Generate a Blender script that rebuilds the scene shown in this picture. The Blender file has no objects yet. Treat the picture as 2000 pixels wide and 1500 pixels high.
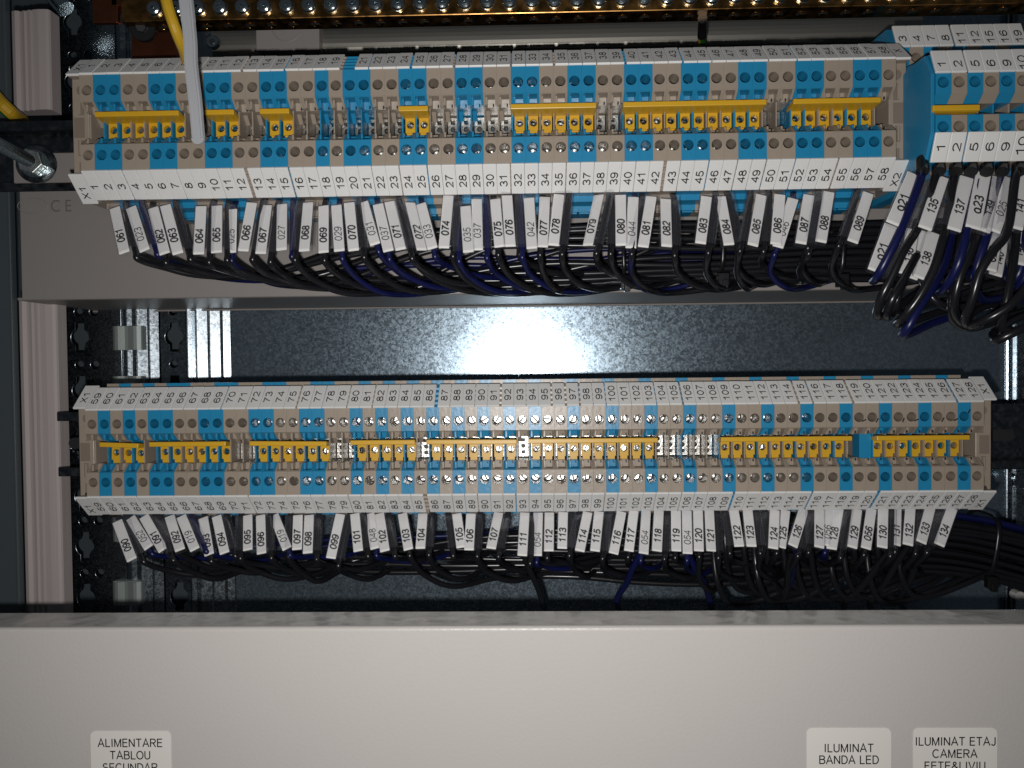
import bpy, bmesh, math, random
from mathutils import Vector, Matrix
random.seed(11)
MM = 0.001
sc = bpy.context.scene
COL = sc.collection

# ------------------------------------------------------------------ camera
F = 1520.0; CAMD = 370.0            # focal length in photo pixels, distance (mm) to the lower terminal row
FX, FY = 1035.0, 715.0              # where the direction straight into the cabinet lands in the 2000x1500 photo
c2 = Vector(((FX-1000)/F, (750-FY)/F, 1.0)).normalized()
c1 = Vector((1.0, 0.0108, 0.0)); c1 = (c1 - c1.dot(c2)*c2).normalized()
c3 = c2.cross(c1)
R_right = Vector((c1[0], c2[0], c3[0])); R_up = Vector((c1[1], c2[1], c3[1])); R_fwd = Vector((c1[2], c2[2], c3[2]))
def at(px, py, Y):
    v = Vector(((px-1000)/F, (750-py)/F, 1.0))
    w = Vector((v.dot(c1), v.dot(c2), v.dot(c3)))
    t = (Y+CAMD)/w.y
    return Vector((w.x*t, Y, w.z*t))
cam_d = bpy.data.cameras.new('camera'); cam = bpy.data.objects.new('camera', cam_d); COL.objects.link(cam)
cam_d.sensor_width = 36.0; cam_d.lens = F/2000*36.0; cam_d.clip_start = 0.01; cam_d.clip_end = 20
m = Matrix.Identity(4)
for i in range(3):
    m[i][0] = R_right[i]; m[i][1] = R_up[i]; m[i][2] = -R_fwd[i]
m[0][3] = 0; m[1][3] = -CAMD*MM; m[2][3] = 0
cam.matrix_world = m
sc.camera = cam
# ------------------------------------------------------------------ light
w = bpy.data.worlds.new('World'); sc.world = w; w.use_nodes = True
w.node_tree.nodes['Background'].inputs[0].default_value = (0.55, 0.66, 0.78, 1)
w.node_tree.nodes['Background'].inputs[1].default_value = 0.04
ld = bpy.data.lights.new('flash_lamp', 'SPOT'); ld.energy = 4.5; ld.spot_size = math.radians(142); ld.spot_blend = 1.0; ld.shadow_soft_size = 0.0035; ld.color = (1.0, 0.985, 0.965)
lo = bpy.data.objects.new('flash_lamp', ld); COL.objects.link(lo); lo.location = (-0.008, -0.369, -0.017); lo.rotation_euler = (math.radians(90), 0, 0)
sc.view_settings.view_transform = 'Standard'; sc.view_settings.look = 'None'
sc.view_settings.exposure = 0; sc.view_settings.gamma = 1
sc.cycles.max_bounces = 6; sc.cycles.transparent_max_bounces = 24

# ------------------------------------------------------------------ materials
def mat(name, col, rough=0.45, metal=0.0, bump=None, var=None, spec=0.5, coat=0.0, roughvar=None):
    m = bpy.data.materials.new(name); m.use_nodes = True
    nt = m.node_tree; b = nt.nodes['Principled BSDF']
    b.inputs['Base Color'].default_value = (*col, 1); b.inputs['Roughness'].default_value = rough
    b.inputs['Metallic'].default_value = metal; b.inputs['Specular IOR Level'].default_value = spec
    b.inputs['Coat Weight'].default_value = coat
    tc = nt.nodes.new('ShaderNodeTexCoord')
    if var:
        s, amt, sx, sy, sz = var
        mp = nt.nodes.new('ShaderNodeMapping'); mp.inputs['Scale'].default_value = (sx, sy, sz)
        n = nt.nodes.new('ShaderNodeTexNoise'); n.inputs['Scale'].default_value = s; n.inputs['Detail'].default_value = 5
        mx = nt.nodes.new('ShaderNodeMix'); mx.data_type = 'RGBA'
        mx.inputs[6].default_value = (*[c*(1-amt) for c in col], 1); mx.inputs[7].default_value = (*[min(1, c*(1+amt)) for c in col], 1)
        nt.links.new(tc.outputs['Object'], mp.inputs[0]); nt.links.new(mp.outputs[0], n.inputs['Vector'])
        nt.links.new(n.outputs[0], mx.inputs[0]); nt.links.new(mx.outputs[2], b.inputs['Base Color'])
    if roughvar:
        s, lo_, hi_ = roughvar
        n = nt.nodes.new('ShaderNodeTexNoise'); n.inputs['Scale'].default_value = s; n.inputs['Detail'].default_value = 4
        mr = nt.nodes.new('ShaderNodeMapRange'); mr.inputs[1].default_value = 0.35; mr.inputs[2].default_value = 0.65
        mr.inputs[3].default_value = lo_; mr.inputs[4].default_value = hi_
        nt.links.new(tc.outputs['Object'], n.inputs['Vector']); nt.links.new(n.outputs[0], mr.inputs[0]); nt.links.new(mr.outputs[0], b.inputs['Roughness'])
    if bump:
        s, st, d = bump
        n = nt.nodes.new('ShaderNodeTexNoise'); n.inputs['Scale'].default_value = s; n.inputs['Detail'].default_value = 3
        bp = nt.nodes.new('ShaderNodeBump'); bp.inputs['Strength'].default_value = st; bp.inputs['Distance'].default_value = d
        nt.links.new(tc.outputs['Object'], n.inputs['Vector']); nt.links.new(n.outputs[0], bp.inputs['Height']); nt.links.new(bp.outputs[0], b.inputs['Normal'])
    return m
def galvanised(name, base, lo_=0.185, hi_=0.31, con=0.16, bst=0.12, met=0.84):
    m = bpy.data.materials.new(name); m.use_nodes = True
    nt = m.node_tree; b = nt.nodes['Principled BSDF']; L = nt.links.new
    tc = nt.nodes.new('ShaderNodeTexCoord')
    n0 = nt.nodes.new('ShaderNodeTexNoise'); n0.inputs['Scale'].default_value = 500
    mixv = nt.nodes.new('ShaderNodeMix'); mixv.data_type = 'VECTOR'; mixv.inputs[0].default_value = 0.004
    L(tc.outputs['Object'], n0.inputs['Vector']); L(tc.outputs['Object'], mixv.inputs[4]); L(n0.outputs[1], mixv.inputs[5])
    v = nt.nodes.new('ShaderNodeTexVoronoi'); v.inputs['Scale'].default_value = 750; L(mixv.outputs[1], v.inputs['Vector'])
    n = nt.nodes.new('ShaderNodeTexNoise'); n.inputs['Scale'].default_value = 900; n.inputs['Detail'].default_value = 6; n.inputs['Roughness'].default_value = 0.65
    L(tc.outputs['Object'], n.inputs['Vector'])
    sep = nt.nodes.new('ShaderNodeSeparateColor'); L(v.outputs['Color'], sep.inputs[0])
    ad = nt.nodes.new('ShaderNodeMath'); ad.operation = 'MULTIPLY_ADD'; ad.inputs[1].default_value = 0.35
    L(sep.outputs[0], ad.inputs[0]); L(n.outputs[0], ad.inputs[2])
    mr = nt.nodes.new('ShaderNodeMapRange'); mr.inputs[1].default_value = 0.45; mr.inputs[2].default_value = 0.9
    mr.inputs[3].default_value = lo_; mr.inputs[4].default_value = hi_; L(ad.outputs[0], mr.inputs[0]); L(mr.outputs[0], b.inputs['Roughness'])
    mx = nt.nodes.new('ShaderNodeMix'); mx.data_type = 'RGBA'
    mx.inputs[6].default_value = (*[c*(1-con) for c in base], 1); mx.inputs[7].default_value = (*[min(1, c*(1+con)) for c in base], 1)
    mr2 = nt.nodes.new('ShaderNodeMapRange'); mr2.inputs[1].default_value = 0.45; mr2.inputs[2].default_value = 0.9; L(ad.outputs[0], mr2.inputs[0])
    L(mr2.outputs[0], mx.inputs[0]); L(mx.outputs[2], b.inputs['Base Color'])
    b.inputs['Metallic'].default_value = met
    # fine scratches, vertical and slanted
    mp = nt.nodes.new('ShaderNodeMapping'); mp.inputs['Scale'].default_value = (2600, 2600, 60); mp.inputs['Rotation'].default_value = (0, 0.25, 0)
    ns = nt.nodes.new('ShaderNodeTexNoise'); ns.inputs['Scale'].default_value = 1.0; ns.inputs['Detail'].default_value = 2
    L(tc.outputs['Object'], mp.inputs[0]); L(mp.outputs[0], ns.inputs['Vector'])
    a2 = nt.nodes.new('ShaderNodeMath'); a2.operation = 'MULTIPLY_ADD'; a2.inputs[1].default_value = 0.4; L(ns.outputs[0], a2.inputs[0]); L(ad.outputs[0], a2.inputs[2])
    bp = nt.nodes.new('ShaderNodeBump'); bp.inputs['Strength'].default_value = bst; bp.inputs['Distance'].default_value = 0.0001
    L(a2.outputs[0], bp.inputs['Height']); L(bp.outputs[0], b.inputs['Normal'])
    return m
M_BEIGE = mat('beige_plastic', (0.305, 0.25, 0.198), 0.36, bump=(350, 0.25, 0.0004), var=(300, 0.05, 1, 1, 1))
M_BLUE = mat('blue_plastic', (0.014, 0.205, 0.385), 0.34, bump=(350, 0.25, 0.0004), var=(300, 0.05, 1, 1, 1))
M_YEL = mat('yellow_plastic', (0.60, 0.34, 0.018), 0.36, bump=(800, 0.08, 0.0002))
M_TAG = mat('white_tag_plastic', (0.72, 0.71, 0.69), 0.42, var=(120, 0.04, 1, 1, 1))
M_CARD = mat('white_card', (0.74, 0.725, 0.70), 0.5, var=(250, 0.04, 1, 1, 1))
M_INK = mat('black_ink', (0.007, 0.007, 0.008), 0.6)
M_SCREW = mat('zinc_screw', (0.52, 0.51, 0.49), 0.27, 1.0, bump=(1300, 0.6, 0.0003))
M_SLOT = mat('slot_steel_shade_dirt', (0.09, 0.085, 0.08), 0.5, 1.0)  # slot floor coloured dark for the shadow and dirt inside it
M_TIN = mat('tinned_contact', (0.5, 0.49, 0.46), 0.34, 1.0, bump=(900, 0.6, 0.0003))
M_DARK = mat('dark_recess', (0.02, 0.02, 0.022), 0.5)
M_BLACKW = mat('black_wire_pvc', (0.009, 0.009, 0.011), 0.27, spec=0.55)
M_BLUEW = mat('blue_wire_pvc', (0.005, 0.007, 0.052), 0.34, spec=0.45)
M_RAIL = mat('din_rail_steel', (0.16, 0.17, 0.18), 0.28, 1.0, roughvar=(300, 0.2, 0.42), bump=(500, 0.2, 0.0001))
M_GREY = mat('grey_painted_steel', (0.25, 0.227, 0.213), 0.42, bump=(1300, 0.12, 0.0003), var=(15, 0.05, 1, 1, 1))
M_PANEL = mat('beige_grey_paint', (0.485, 0.455, 0.43), 0.33, bump=(700, 0.3, 0.0003), var=(10, 0.03, 1, 1, 1))
M_COLUMN = mat('ribbed_column_paint', (0.46, 0.40, 0.385), 0.5, var=(1.0, 0.12, 900, 900, 4))
M_CABINET = mat('dark_cabinet_paint', (0.065, 0.08, 0.088), 0.4, bump=(1200, 0.15, 0.0003))
M_GALV = galvanised('galvanised_sheet', (0.25, 0.315, 0.37))
M_GALV2 = galvanised('galvanised_profile', (0.30, 0.34, 0.37), 0.2, 0.32, 0.12, 0.08, 1.0)
M_SILV = mat('dull_silver', (0.36, 0.34, 0.30), 0.40, 0.9, var=(1.0, 0.2, 40, 300, 900), bump=(600, 0.1, 0.0001))
M_BRASS = mat('brass_bar', (0.30, 0.155, 0.05), 0.3, 1.0, var=(1.0, 0.3, 60, 900, 900), roughvar=(200, 0.22, 0.42))
M_BRASSB = mat('bright_brass', (0.85, 0.58, 0.14), 0.16, 1.0)
M_COPPER = mat('copper_strap', (0.24, 0.085, 0.045), 0.42, 1.0, var=(200, 0.3, 1, 1, 1))
M_ZINC = mat('blue_zinc', (0.60, 0.68, 0.70), 0.2, 1.0, bump=(900, 0.5, 0.0003))
M_NUT = mat('zinc_nut', (0.5, 0.53, 0.52), 0.4, 1.0, bump=(400, 0.5, 0.0004))
M_STICK = mat('sticker_paper', (0.68, 0.645, 0.60), 0.4)
M_GREEN = mat('green_pvc', (0.01, 0.13, 0.012), 0.35)
M_YELW = mat('yellow_pvc', (0.55, 0.33, 0.02), 0.38)
M_NYLON = mat('grey_nylon', (0.33, 0.335, 0.35), 0.42, bump=(1200, 0.2, 0.0003))
M_TIE = mat('black_nylon', (0.008, 0.008, 0.009), 0.3)
def clear_mat():
    m = bpy.data.materials.new('clear_sleeve_pvc'); m.use_nodes = True; nt = m.node_tree; L = nt.links.new
    for n in list(nt.nodes): nt.nodes.remove(n)
    out = nt.nodes.new('ShaderNodeOutputMaterial'); tr = nt.nodes.new('ShaderNodeBsdfTransparent'); tr.inputs[0].default_value = (0.965, 0.965, 0.975, 1)
    gl = nt.nodes.new('ShaderNodeBsdfGlossy'); gl.inputs['Roughness'].default_value = 0.14; gl.inputs[0].default_value = (0.9, 0.9, 0.95, 1)
    df = nt.nodes.new('ShaderNodeBsdfDiffuse'); df.inputs[0].default_value = (0.3, 0.3, 0.34, 1)
    lw = nt.nodes.new('ShaderNodeLayerWeight'); lw.inputs[0].default_value = 0.5
    pw = nt.nodes.new('ShaderNodeMath'); pw.operation = 'POWER'; pw.inputs[1].default_value = 3.5; L(lw.outputs['Facing'], pw.inputs[0])
    ml = nt.nodes.new('ShaderNodeMath'); ml.operation = 'MULTIPLY_ADD'; ml.inputs[1].default_value = 0.55; ml.inputs[2].default_value = 0.06; L(pw.outputs[0], ml.inputs[0])
    m1 = nt.nodes.new('ShaderNodeMixShader'); m1.inputs[0].default_value = 0.05; L(tr.outputs[0], m1.inputs[1]); L(df.outputs[0], m1.inputs[2])
    m2 = nt.nodes.new('ShaderNodeMixShader'); L(ml.outputs[0], m2.inputs[0]); L(m1.outputs[0], m2.inputs[1]); L(gl.outputs[0], m2.inputs[2])
    L(m2.outputs[0], out.inputs[0]); return m
M_CLEAR = clear_mat()

# ------------------------------------------------------------------ mesh builder (all lengths in mm)
class MB:
    def __init__(s): s.v = []; s.f = []; s.m = []; s.s = []; s.mats = []
    def mi(s, m):
        if m not in s.mats: s.mats.append(m)
        return s.mats.index(m)
    def add(s, vs, fs, m, smooth=False):
        o = len(s.v); s.v += [tuple(v) for v in vs]; k = s.mi(m)
        for f in fs: s.f.append([o+i for i in f]); s.m.append(k); s.s.append(smooth)
    def quad(s, a, b, c, d, m, smooth=False): s.add([a, b, c, d], [(0, 1, 2, 3)], m, smooth)
    def box(s, x0, x1, y0, y1, z0, z1, m):
        s.add([(x, y, z) for x in (x0, x1) for y in (y0, y1) for z in (z0, z1)],
              [(0, 1, 3, 2), (4, 6, 7, 5), (0, 4, 5, 1), (2, 3, 7, 6), (0, 2, 6, 4), (1, 5, 7, 3)], m)
    def obox(s, c, ax, ay, az, m):   # oriented box: centre, three half-axes
        c = Vector(c); vs = [c+a*ax+b*ay+d*az for a in (-1, 1) for b in (-1, 1) for d in (-1, 1)]
        s.add(vs, [(0, 1, 3, 2), (4, 6, 7, 5), (0, 4, 5, 1), (2, 3, 7, 6), (0, 2, 6, 4), (1, 5, 7, 3)], m)
    def prism(s, prof, x0, x1, m, smooth=False):   # prof (y,z)
        n = len(prof); vs = [(x0, y, z) for y, z in prof]+[(x1, y, z) for y, z in prof]
        s.add(vs, [(i, (i+1) % n, n+(i+1) % n, n+i) for i in range(n)], m, smooth)
        s.add(vs, [tuple(range(n)), tuple(range(2*n-1, n-1, -1))], m)
    def cyl(s, c, axis, r, h, m, n=20, r2=None, caps=True, smooth=True):
        axis = Vector(axis).normalized(); c = Vector(c); r2 = r if r2 is None else r2
        u = axis.orthogonal().normalized(); w_ = axis.cross(u)
        a = [c+(u*math.cos(2*math.pi*i/n)+w_*math.sin(2*math.pi*i/n))*r for i in range(n)]
        b = [c+axis*h+(u*math.cos(2*math.pi*i/n)+w_*math.sin(2*math.pi*i/n))*r2 for i in range(n)]
        s.add(a+b, [(i, (i+1) % n, n+(i+1) % n, n+i) for i in range(n)], m, smooth)
        if caps: s.add(a, [tuple(range(n))], m); s.add(b, [tuple(range(n))], m)
    def tube(s, pts, r, m, n=8, ell=None, caps=True):
        pts = [Vector(p) for p in pts]; rings = []; up = Vector((0, -1, 0))
        for i, p in enumerate(pts):
            t = (pts[min(i+1, len(pts)-1)]-pts[max(i-1, 0)]).normalized()
            a = up-t*up.dot(t)
            a = a.normalized() if a.length > 1e-3 else t.orthogonal().normalized()
            b = t.cross(a); up = a
            ra, rb = (r, r) if ell is None else ell
            rings += [p+a*math.cos(2*math.pi*k/n)*ra+b*math.sin(2*math.pi*k/n)*rb for k in range(n)]
        fs = [(i*n+k, i*n+(k+1) % n, (i+1)*n+(k+1) % n, (i+1)*n+k) for i in range(len(pts)-1) for k in range(n)]
        s.add(rings, fs, m, True)
        if caps: s.add(rings[:n], [tuple(range(n))], m); s.add(rings[-n:], [tuple(range(n))], m)
    def holed(s, x0, x1, z0, z1, y, hx, hz, r, depth, m, mcap=None, n=24):
        angs = sorted([2*math.pi*i/n for i in range(n)]+[math.atan2(zz-hz, xx-hx) % (2*math.pi) for xx in (x0, x1) for zz in (z0, z1)])
        angs = [a for i, a in enumerate(angs) if i == 0 or a-angs[i-1] > 1e-4]
        out, inn = [], []
        for a in angs:
            ca, sa = math.cos(a), math.sin(a); t = 1e9
            if ca > 1e-9: t = min(t, (x1-hx)/ca)
            if ca < -1e-9: t = min(t, (x0-hx)/ca)
            if sa > 1e-9: t = min(t, (z1-hz)/sa)
            if sa < -1e-9: t = min(t, (z0-hz)/sa)
            out.append((hx+ca*t, y, hz+sa*t)); inn.append((hx+ca*r, y, hz+sa*r))
        k = len(angs)
        s.add(out+inn, [(i, (i+1) % k, k+(i+1) % k, k+i) for i in range(k)], m)
        # small chamfer ring, then the wall of the hole
        e = 0.22; i1 = [(hx+(p[0]-hx)*(1-e/r*0.6), y+e, hz+(p[2]-hz)*(1-e/r*0.6)) for p in inn]
        i2 = [(p[0], y+depth, p[2]) for p in i1]
        s.add(inn+i1, [(i, (i+1) % k, k+(i+1) % k, k+i) for i in range(k)], m, True)
        s.add(i1+i2, [(i, (i+1) % k, k+(i+1) % k, k+i) for i in range(k)], m, True)
        if mcap is not False: s.add(i2, [tuple(range(k))], mcap or m)
    def text(s, st, origin, ux, uy, cap, m, bold=False, cond=0.86, italic=0.0):
        vs, fs = glyphs(st, bold); o = Vector(origin)
        s.add([o+ux*((x+italic*y)*cap*cond)+uy*(y*cap) for x, y in vs], fs, m)
    def stroke(s, st, origin, ux, uy, cap, m, adv=3.0, wt=0.11, italic=0.0):
        """single-line lettering; adv = advance of one digit in mm"""
        o = Vector(origin); k = adv/0.70; x = 0.0; W = []
        for ch in st: W.append(GW.get(ch, 0.56)); x += W[-1]+0.14
        tot = x-0.14; x = 0.0
        for ch, w_ in zip(st, W):
            for line in GL.get(ch, []):
                closed = line[0] == line[-1]; P = [((px+x-tot/2)*k+italic*(py-0.5)*cap, (py-0.5)*cap) for px, py in line]
                if closed: P = P[:-1]
                n = len(P); h = wt*cap/2; L_, R_ = [], []
                for i in range(n):
                    a = P[(i-1) % n] if closed or i else P[i]; c = P[(i+1) % n] if closed or i < n-1 else P[i]; p = P[i]
                    d1 = Vector((p[0]-a[0], p[1]-a[1])); d2 = Vector((c[0]-p[0], c[1]-p[1]))
                    if d1.length < 1e-6: d1 = d2
                    if d2.length < 1e-6: d2 = d1
                    d1.normalize(); d2.normalize(); t = d1+d2; t = t.normalized() if t.length > 0.2 else d1; nn = Vector((-t.y, t.x)); q = h/max(0.45, nn.dot(Vector((-d1.y, d1.x))))
                    ext = Vector((0, 0)) if closed or 0 < i < n-1 else (d1 if i else -d1)*h*0.0
                    L_.append((p[0]+nn.x*q+ext.x, p[1]+nn.y*q+ext.y)); R_.append((p[0]-nn.x*q+ext.x, p[1]-nn.y*q+ext.y))
                vs = [o+ux*a+uy*b_ for a, b_ in L_+R_]
                s.add(vs, [(i, (i+1) % n, n+(i+1) % n, n+i) for i in range(n if closed else n-1)], m)
            x += w_+0.14
    def mesh(s, name, bevel=0.0, seg=1):
        me = bpy.data.meshes.new(name); me.from_pydata([(x*MM, y*MM, z*MM) for x, y, z in s.v], [], s.f)
        for m_ in s.mats: me.materials.append(m_)
        me.polygons.foreach_set('material_index', s.m); me.polygons.foreach_set('use_smooth', s.s)
        bm = bmesh.new(); bm.from_mesh(me)
        if bevel > 0:
            bmesh.ops.remove_doubles(bm, verts=bm.verts, dist=1e-6)
            bmesh.ops.recalc_face_normals(bm, faces=bm.faces)
            es = [e for e in bm.edges if len(e.link_faces) == 2 and e.calc_face_angle(0) > 0.6 and not (e.link_faces[0].smooth or e.link_faces[1].smooth)]
            bmesh.ops.bevel(bm, geom=es, offset=bevel*MM, segments=seg, affect='EDGES', profile=0.5, clamp_overlap=True)
        else:
            bmesh.ops.recalc_face_normals(bm, faces=bm.faces)
        bm.to_mesh(me); bm.free(); return me
    def build(s, name, parent=None, bevel=0.0, seg=1, loc=None):
        return link(name, s.mesh(name, bevel, seg), parent, loc)
def link(name, me, parent=None, loc=None):
    o = bpy.data.objects.new(name, me); COL.objects.link(o)
    if parent: o.parent = parent
    if loc: o.location = [c*MM for c in loc]
    return o
def _arc(cx, cy, rx, ry, a0, a1, n=14):
    return [(cx+rx*math.cos(math.radians(a0+(a1-a0)*i/n)), cy+ry*math.sin(math.radians(a0+(a1-a0)*i/n))) for i in range(n+1)]
def _cl(l): l = list(l); l[-1] = l[0]; return l
GL = {'0': [_cl(_arc(.28, .5, .26, .48, 0, 360, 22))], '1': [[(.06, .74), (.22, .83), (.34, .98), (.34, 0)]],
 '2': [_arc(.28, .71, .25, .27, 170, -38, 10)+[(.03, .05), (.56, .05)]], '3': [_arc(.26, .74, .23, .24, 165, -90, 10)[:-1]+_arc(.27, .265, .26, .24, 95, -165, 12)],
 '4': [[(.42, 0), (.42, .95), (.02, .29), (.58, .29)]], '5': [[(.52, .95), (.14, .95), (.07, .50)]+_arc(.27, .32, .26, .29, 130, -160, 12)],
 '6': [_cl(_arc(.29, .31, .25, .28, 0, 360, 18)), _arc(.31, .5, .28, .47, 190, 35, 12)], '7': [[(.02, .95), (.54, .95), (.34, .6), (.24, .3), (.2, 0)]],
 '8': [_cl(_arc(.28, .75, .21, .21, 0, 360, 16)), _cl(_arc(.28, .27, .26, .24, 0, 360, 18))], '9': [_cl(_arc(.27, .69, .25, .28, 0, 360, 18)), _arc(.25, .5, .28, .47, 10, -145, 12)],
 'A': [[(0, 0), (.33, 1), (.66, 0)], [(.13, .35), (.53, .35)]], 'B': [[(.05, 0), (.05, .96), (.35, .96)]+_arc(.35, .75, .19, .21, 80, -85, 8)+[(.05, .54)], [(.35, .54)]+_arc(.36, .29, .22, .25, 80, -85, 8)+[(.05, .04)]],
 'C': [_arc(.36, .5, .34, .47, 45, 318, 18)], 'D': [[(.05, 0), (.05, .96), (.28, .96)]+_arc(.28, .5, .32, .46, 80, -80, 12)+[(.28, .04), (.05, .04)]],
 'E': [[(.56, .04), (.06, .04), (.06, .96), (.55, .96)], [(.06, .53), (.52, .53)]], 'F': [[(.06, 0), (.06, .96), (.54, .96)], [(.06, .53), (.48, .53)]],
 'I': [[(.1, 0), (.1, 1)]], 'J': [[(.4, 1), (.4, .3)]+_arc(.22, .25, .18, .22, 0, -165, 9)], 'L': [[(.06, 1), (.06, .04), (.52, .04)]],
 'M': [[(.05, 0), (.05, 1)], [(.06, .97), (.37, .04), (.68, .97)], [(.7, 1), (.7, 0)]], 'N': [[(.05, 0), (.05, .98)], [(.06, .96), (.58, .04)], [(.6, 0), (.6, 1)]],
 'O': [_cl(_arc(.36, .5, .34, .47, 0, 360, 22))], 'R': [[(.05, 0), (.05, .96), (.38, .96)]+_arc(.38, .73, .2, .23, 80, -85, 8)+[(.05, .5)], [(.32, .49), (.6, 0)]],
 'S': [_arc(.3, .73, .24, .23, 35, 250, 10)+_arc(.31, .27, .26, .24, 80, -155, 10)], 'T': [[(0, .96), (.6, .96)], [(.3, .96), (.3, 0)]],
 'U': [[(.05, 1), (.05, .33)]+_arc(.31, .31, .26, .28, 190, 350, 10)+[(.57, .33), (.57, 1)]], 'V': [[(0, 1), (.31, .03), (.62, 1)]], 'X': [[(0, 0), (.58, 1)], [(.02, 1), (.6, 0)]],
 '&': [[(.66, .02), (.2, .66)]+_arc(.31, .77, .14, .18, 200, -20, 8)+[(.4, .66), (.14, .42)]+_arc(.26, .24, .22, .21, 150, 330, 8)+[(.6, .42)]],
 'Q': [_cl(_arc(.27, .4, .25, .36, 0, 360, 18)), [(.48, .72), (.5, .1), (.62, 0)]]}
GW = {'I': .2, 'M': .75, 'N': .65, 'A': .66, 'C': .68, 'D': .62, 'O': .72, 'R': .62, 'B': .6, 'E': .56, 'U': .62, 'V': .62, '&': .66, ' ': .22, 'J': .44, 'L': .5, 'T': .6, 'X': .6, 'S': .58}
_g = {}
def glyphs(st, bold):
    k = (st, bold)
    if k in _g: return _g[k]
    cu = bpy.data.curves.new('t', 'FONT'); cu.body = st; cu.size = 1; cu.resolution_u = 3; cu.align_x = 'CENTER'
    cu.offset = 0.022 if bold else 0.0
    o = bpy.data.objects.new('t', cu); COL.objects.link(o)
    dg = bpy.context.evaluated_depsgraph_get(); dg.update()
    me = bpy.data.meshes.new_from_object(o.evaluated_get(dg))
    vs = [(v.co.x, v.co.y) for v in me.vertices]; fs = [tuple(p.vertices) for p in me.polygons]
    bpy.data.objects.remove(o); bpy.data.curves.remove(cu); bpy.data.meshes.remove(me)
    hx = (max(v[0] for v in vs)+min(v[0] for v in vs))/2; ys = [v[1] for v in vs]; lo_ = 0.0; h = 0.73
    vs = [((x-hx)/h, (y-h/2)/h) for x, y in vs]
    _g[k] = (vs, fs); return _g[k]
def tag(o, label, cat, group=None, kind=None):
    o['label'] = label; o['category'] = cat
    if group: o['group'] = group
    if kind: o['kind'] = kind
    return o
def struct(o): o['kind'] = 'structure'; return o
def empty(name, loc, rot=None):
    o = bpy.data.objects.new(name, None); COL.objects.link(o); o.location = [c*MM for c in loc]; o.empty_display_size = 0.01
    return o
def catmull(P, n=8):
    P = [Vector(p) for p in P]; Q = [P[0]*2-P[1]]+P+[P[-1]*2-P[-2]]; out = []
    for i in range(1, len(Q)-2):
        a, b, c, d = Q[i-1:i+3]
        for k in range(n):
            t = k/n; out.append(0.5*((2*b)+(c-a)*t+(2*a-5*b+4*c-d)*t*t+(3*b-a-3*c+d)*t**3))
    out.append(P[-1]); return out
XH, YH, ZH = Vector((1, 0, 0)), Vector((0, 1, 0)), Vector((0, 0, 1))

# ================================================================== SETTING: cabinet interior
PLATE_Y = 112.0
def rect_px(x0, y0, x1, y1, Y):
    a = at(x0, y0, Y); b = at(x1, y1, Y); return a.x, b.x, b.z, a.z
# back plate
b = MB(); b.box(at(452, 660, PLATE_Y).x, at(1966, 660, PLATE_Y).x, PLATE_Y, PLATE_Y+1.5, -215, 225, M_GALV)
struct(b.build('back_wall_plate'))
# far cabinet wall behind the perforated profiles
b = MB(); b.box(-420, 420, 150, 153, -330, 330, M_CABINET); struct(b.build('cabinet_back_wall'))
# cabinet side frame at the left
b = MB(); xl = at(30, 600, 60).x
b.box(xl-60, xl, 58, 62, -300, 300, M_CABINET); b.box(xl-1.2, xl+0.4, 56.5, 58, -300, 300, M_CABINET)
tag(b.build('cabinet_side_frame', bevel=0.4), 'dark blue grey painted cabinet side frame beside the ribbed column', 'cabinet frame')
# ribbed column
def extr_z(b, prof, z0, z1, m, smooth=False):   # prof (x,y)
    n = len(prof); vs = [(x, y, z0) for x, y in prof]+[(x, y, z1) for x, y in prof]
    b.add(vs, [(i, (i+1) % n, n+(i+1) % n, n+i) for i in range(n)], m, smooth); b.add(vs, [tuple(range(n)), tuple(range(2*n-1, n-1, -1))], m)
def column(z0, z1):
    b = MB(); X0 = xl+0.8; W = 22.0; pr = []
    dep = [(0, 0), (2.2, -0.6), (4.3, -0.2), (4.8, 0.9), (5.4, 0.0), (7.4, -0.5), (8.4, 0.5), (9.0, -0.6), (11.2, -0.9), (12.0, 0.0), (12.6, -1.0), (16, -1.3), (20, -1.2), (21.5, -0.9), (22.0, -0.2)]
    pr = [(X0+a, 62+d*1.5) for a, d in dep]+[(X0+W, 70), (X0, 70)]
    extr_z(b, pr, z0, z1, M_COLUMN); return b
zc_top = at(60, 18, 60).z; zc_mid = at(60, 214, 60).z
tag(column(zc_mid, zc_top).build('ribbed_strip'), 'short upper length of ribbed mauve grey strip above the rail end', 'trim strip', 'ribbed grey strips on the left')
tag(column(-290, at(60, 600, 60).z+6).build('ribbed_strip'), 'long lower length of ribbed mauve grey strip below the grey cover', 'trim strip', 'ribbed grey strips on the left')

# perforated galvanised profile (flat web with keyholes + ridges)
def curve_sheet(outer, holes, th, m, Y):
    cu = bpy.data.curves.new('c', 'CURVE'); cu.dimensions = '2D'; cu.fill_mode = 'BOTH'; cu.extrude = th/2*MM; cu.bevel_depth = 0.25*MM; cu.bevel_resolution = 1
    for loop in [outer]+holes:
        sp = cu.splines.new('POLY'); sp.points.add(len(loop)-1); sp.use_cyclic_u = True
        for p, (x, z) in zip(sp.points, loop): p.co = (x*MM, z*MM, 0, 1)
    o = bpy.data.objects.new('c', cu); COL.objects.link(o); dg = bpy.context.evaluated_depsgraph_get(); dg.update()
    me = bpy.data.meshes.new_from_object(o.evaluated_get(dg)); bpy.data.objects.remove(o); bpy.data.curves.remove(cu)
    me.transform(Matrix(((1, 0, 0, 0), (0, 0, -1, Y*MM), (0, 1, 0, 0), (0, 0, 0, 1)))); me.flip_normals(); me.materials.clear(); me.materials.append(m)
    return me
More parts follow.
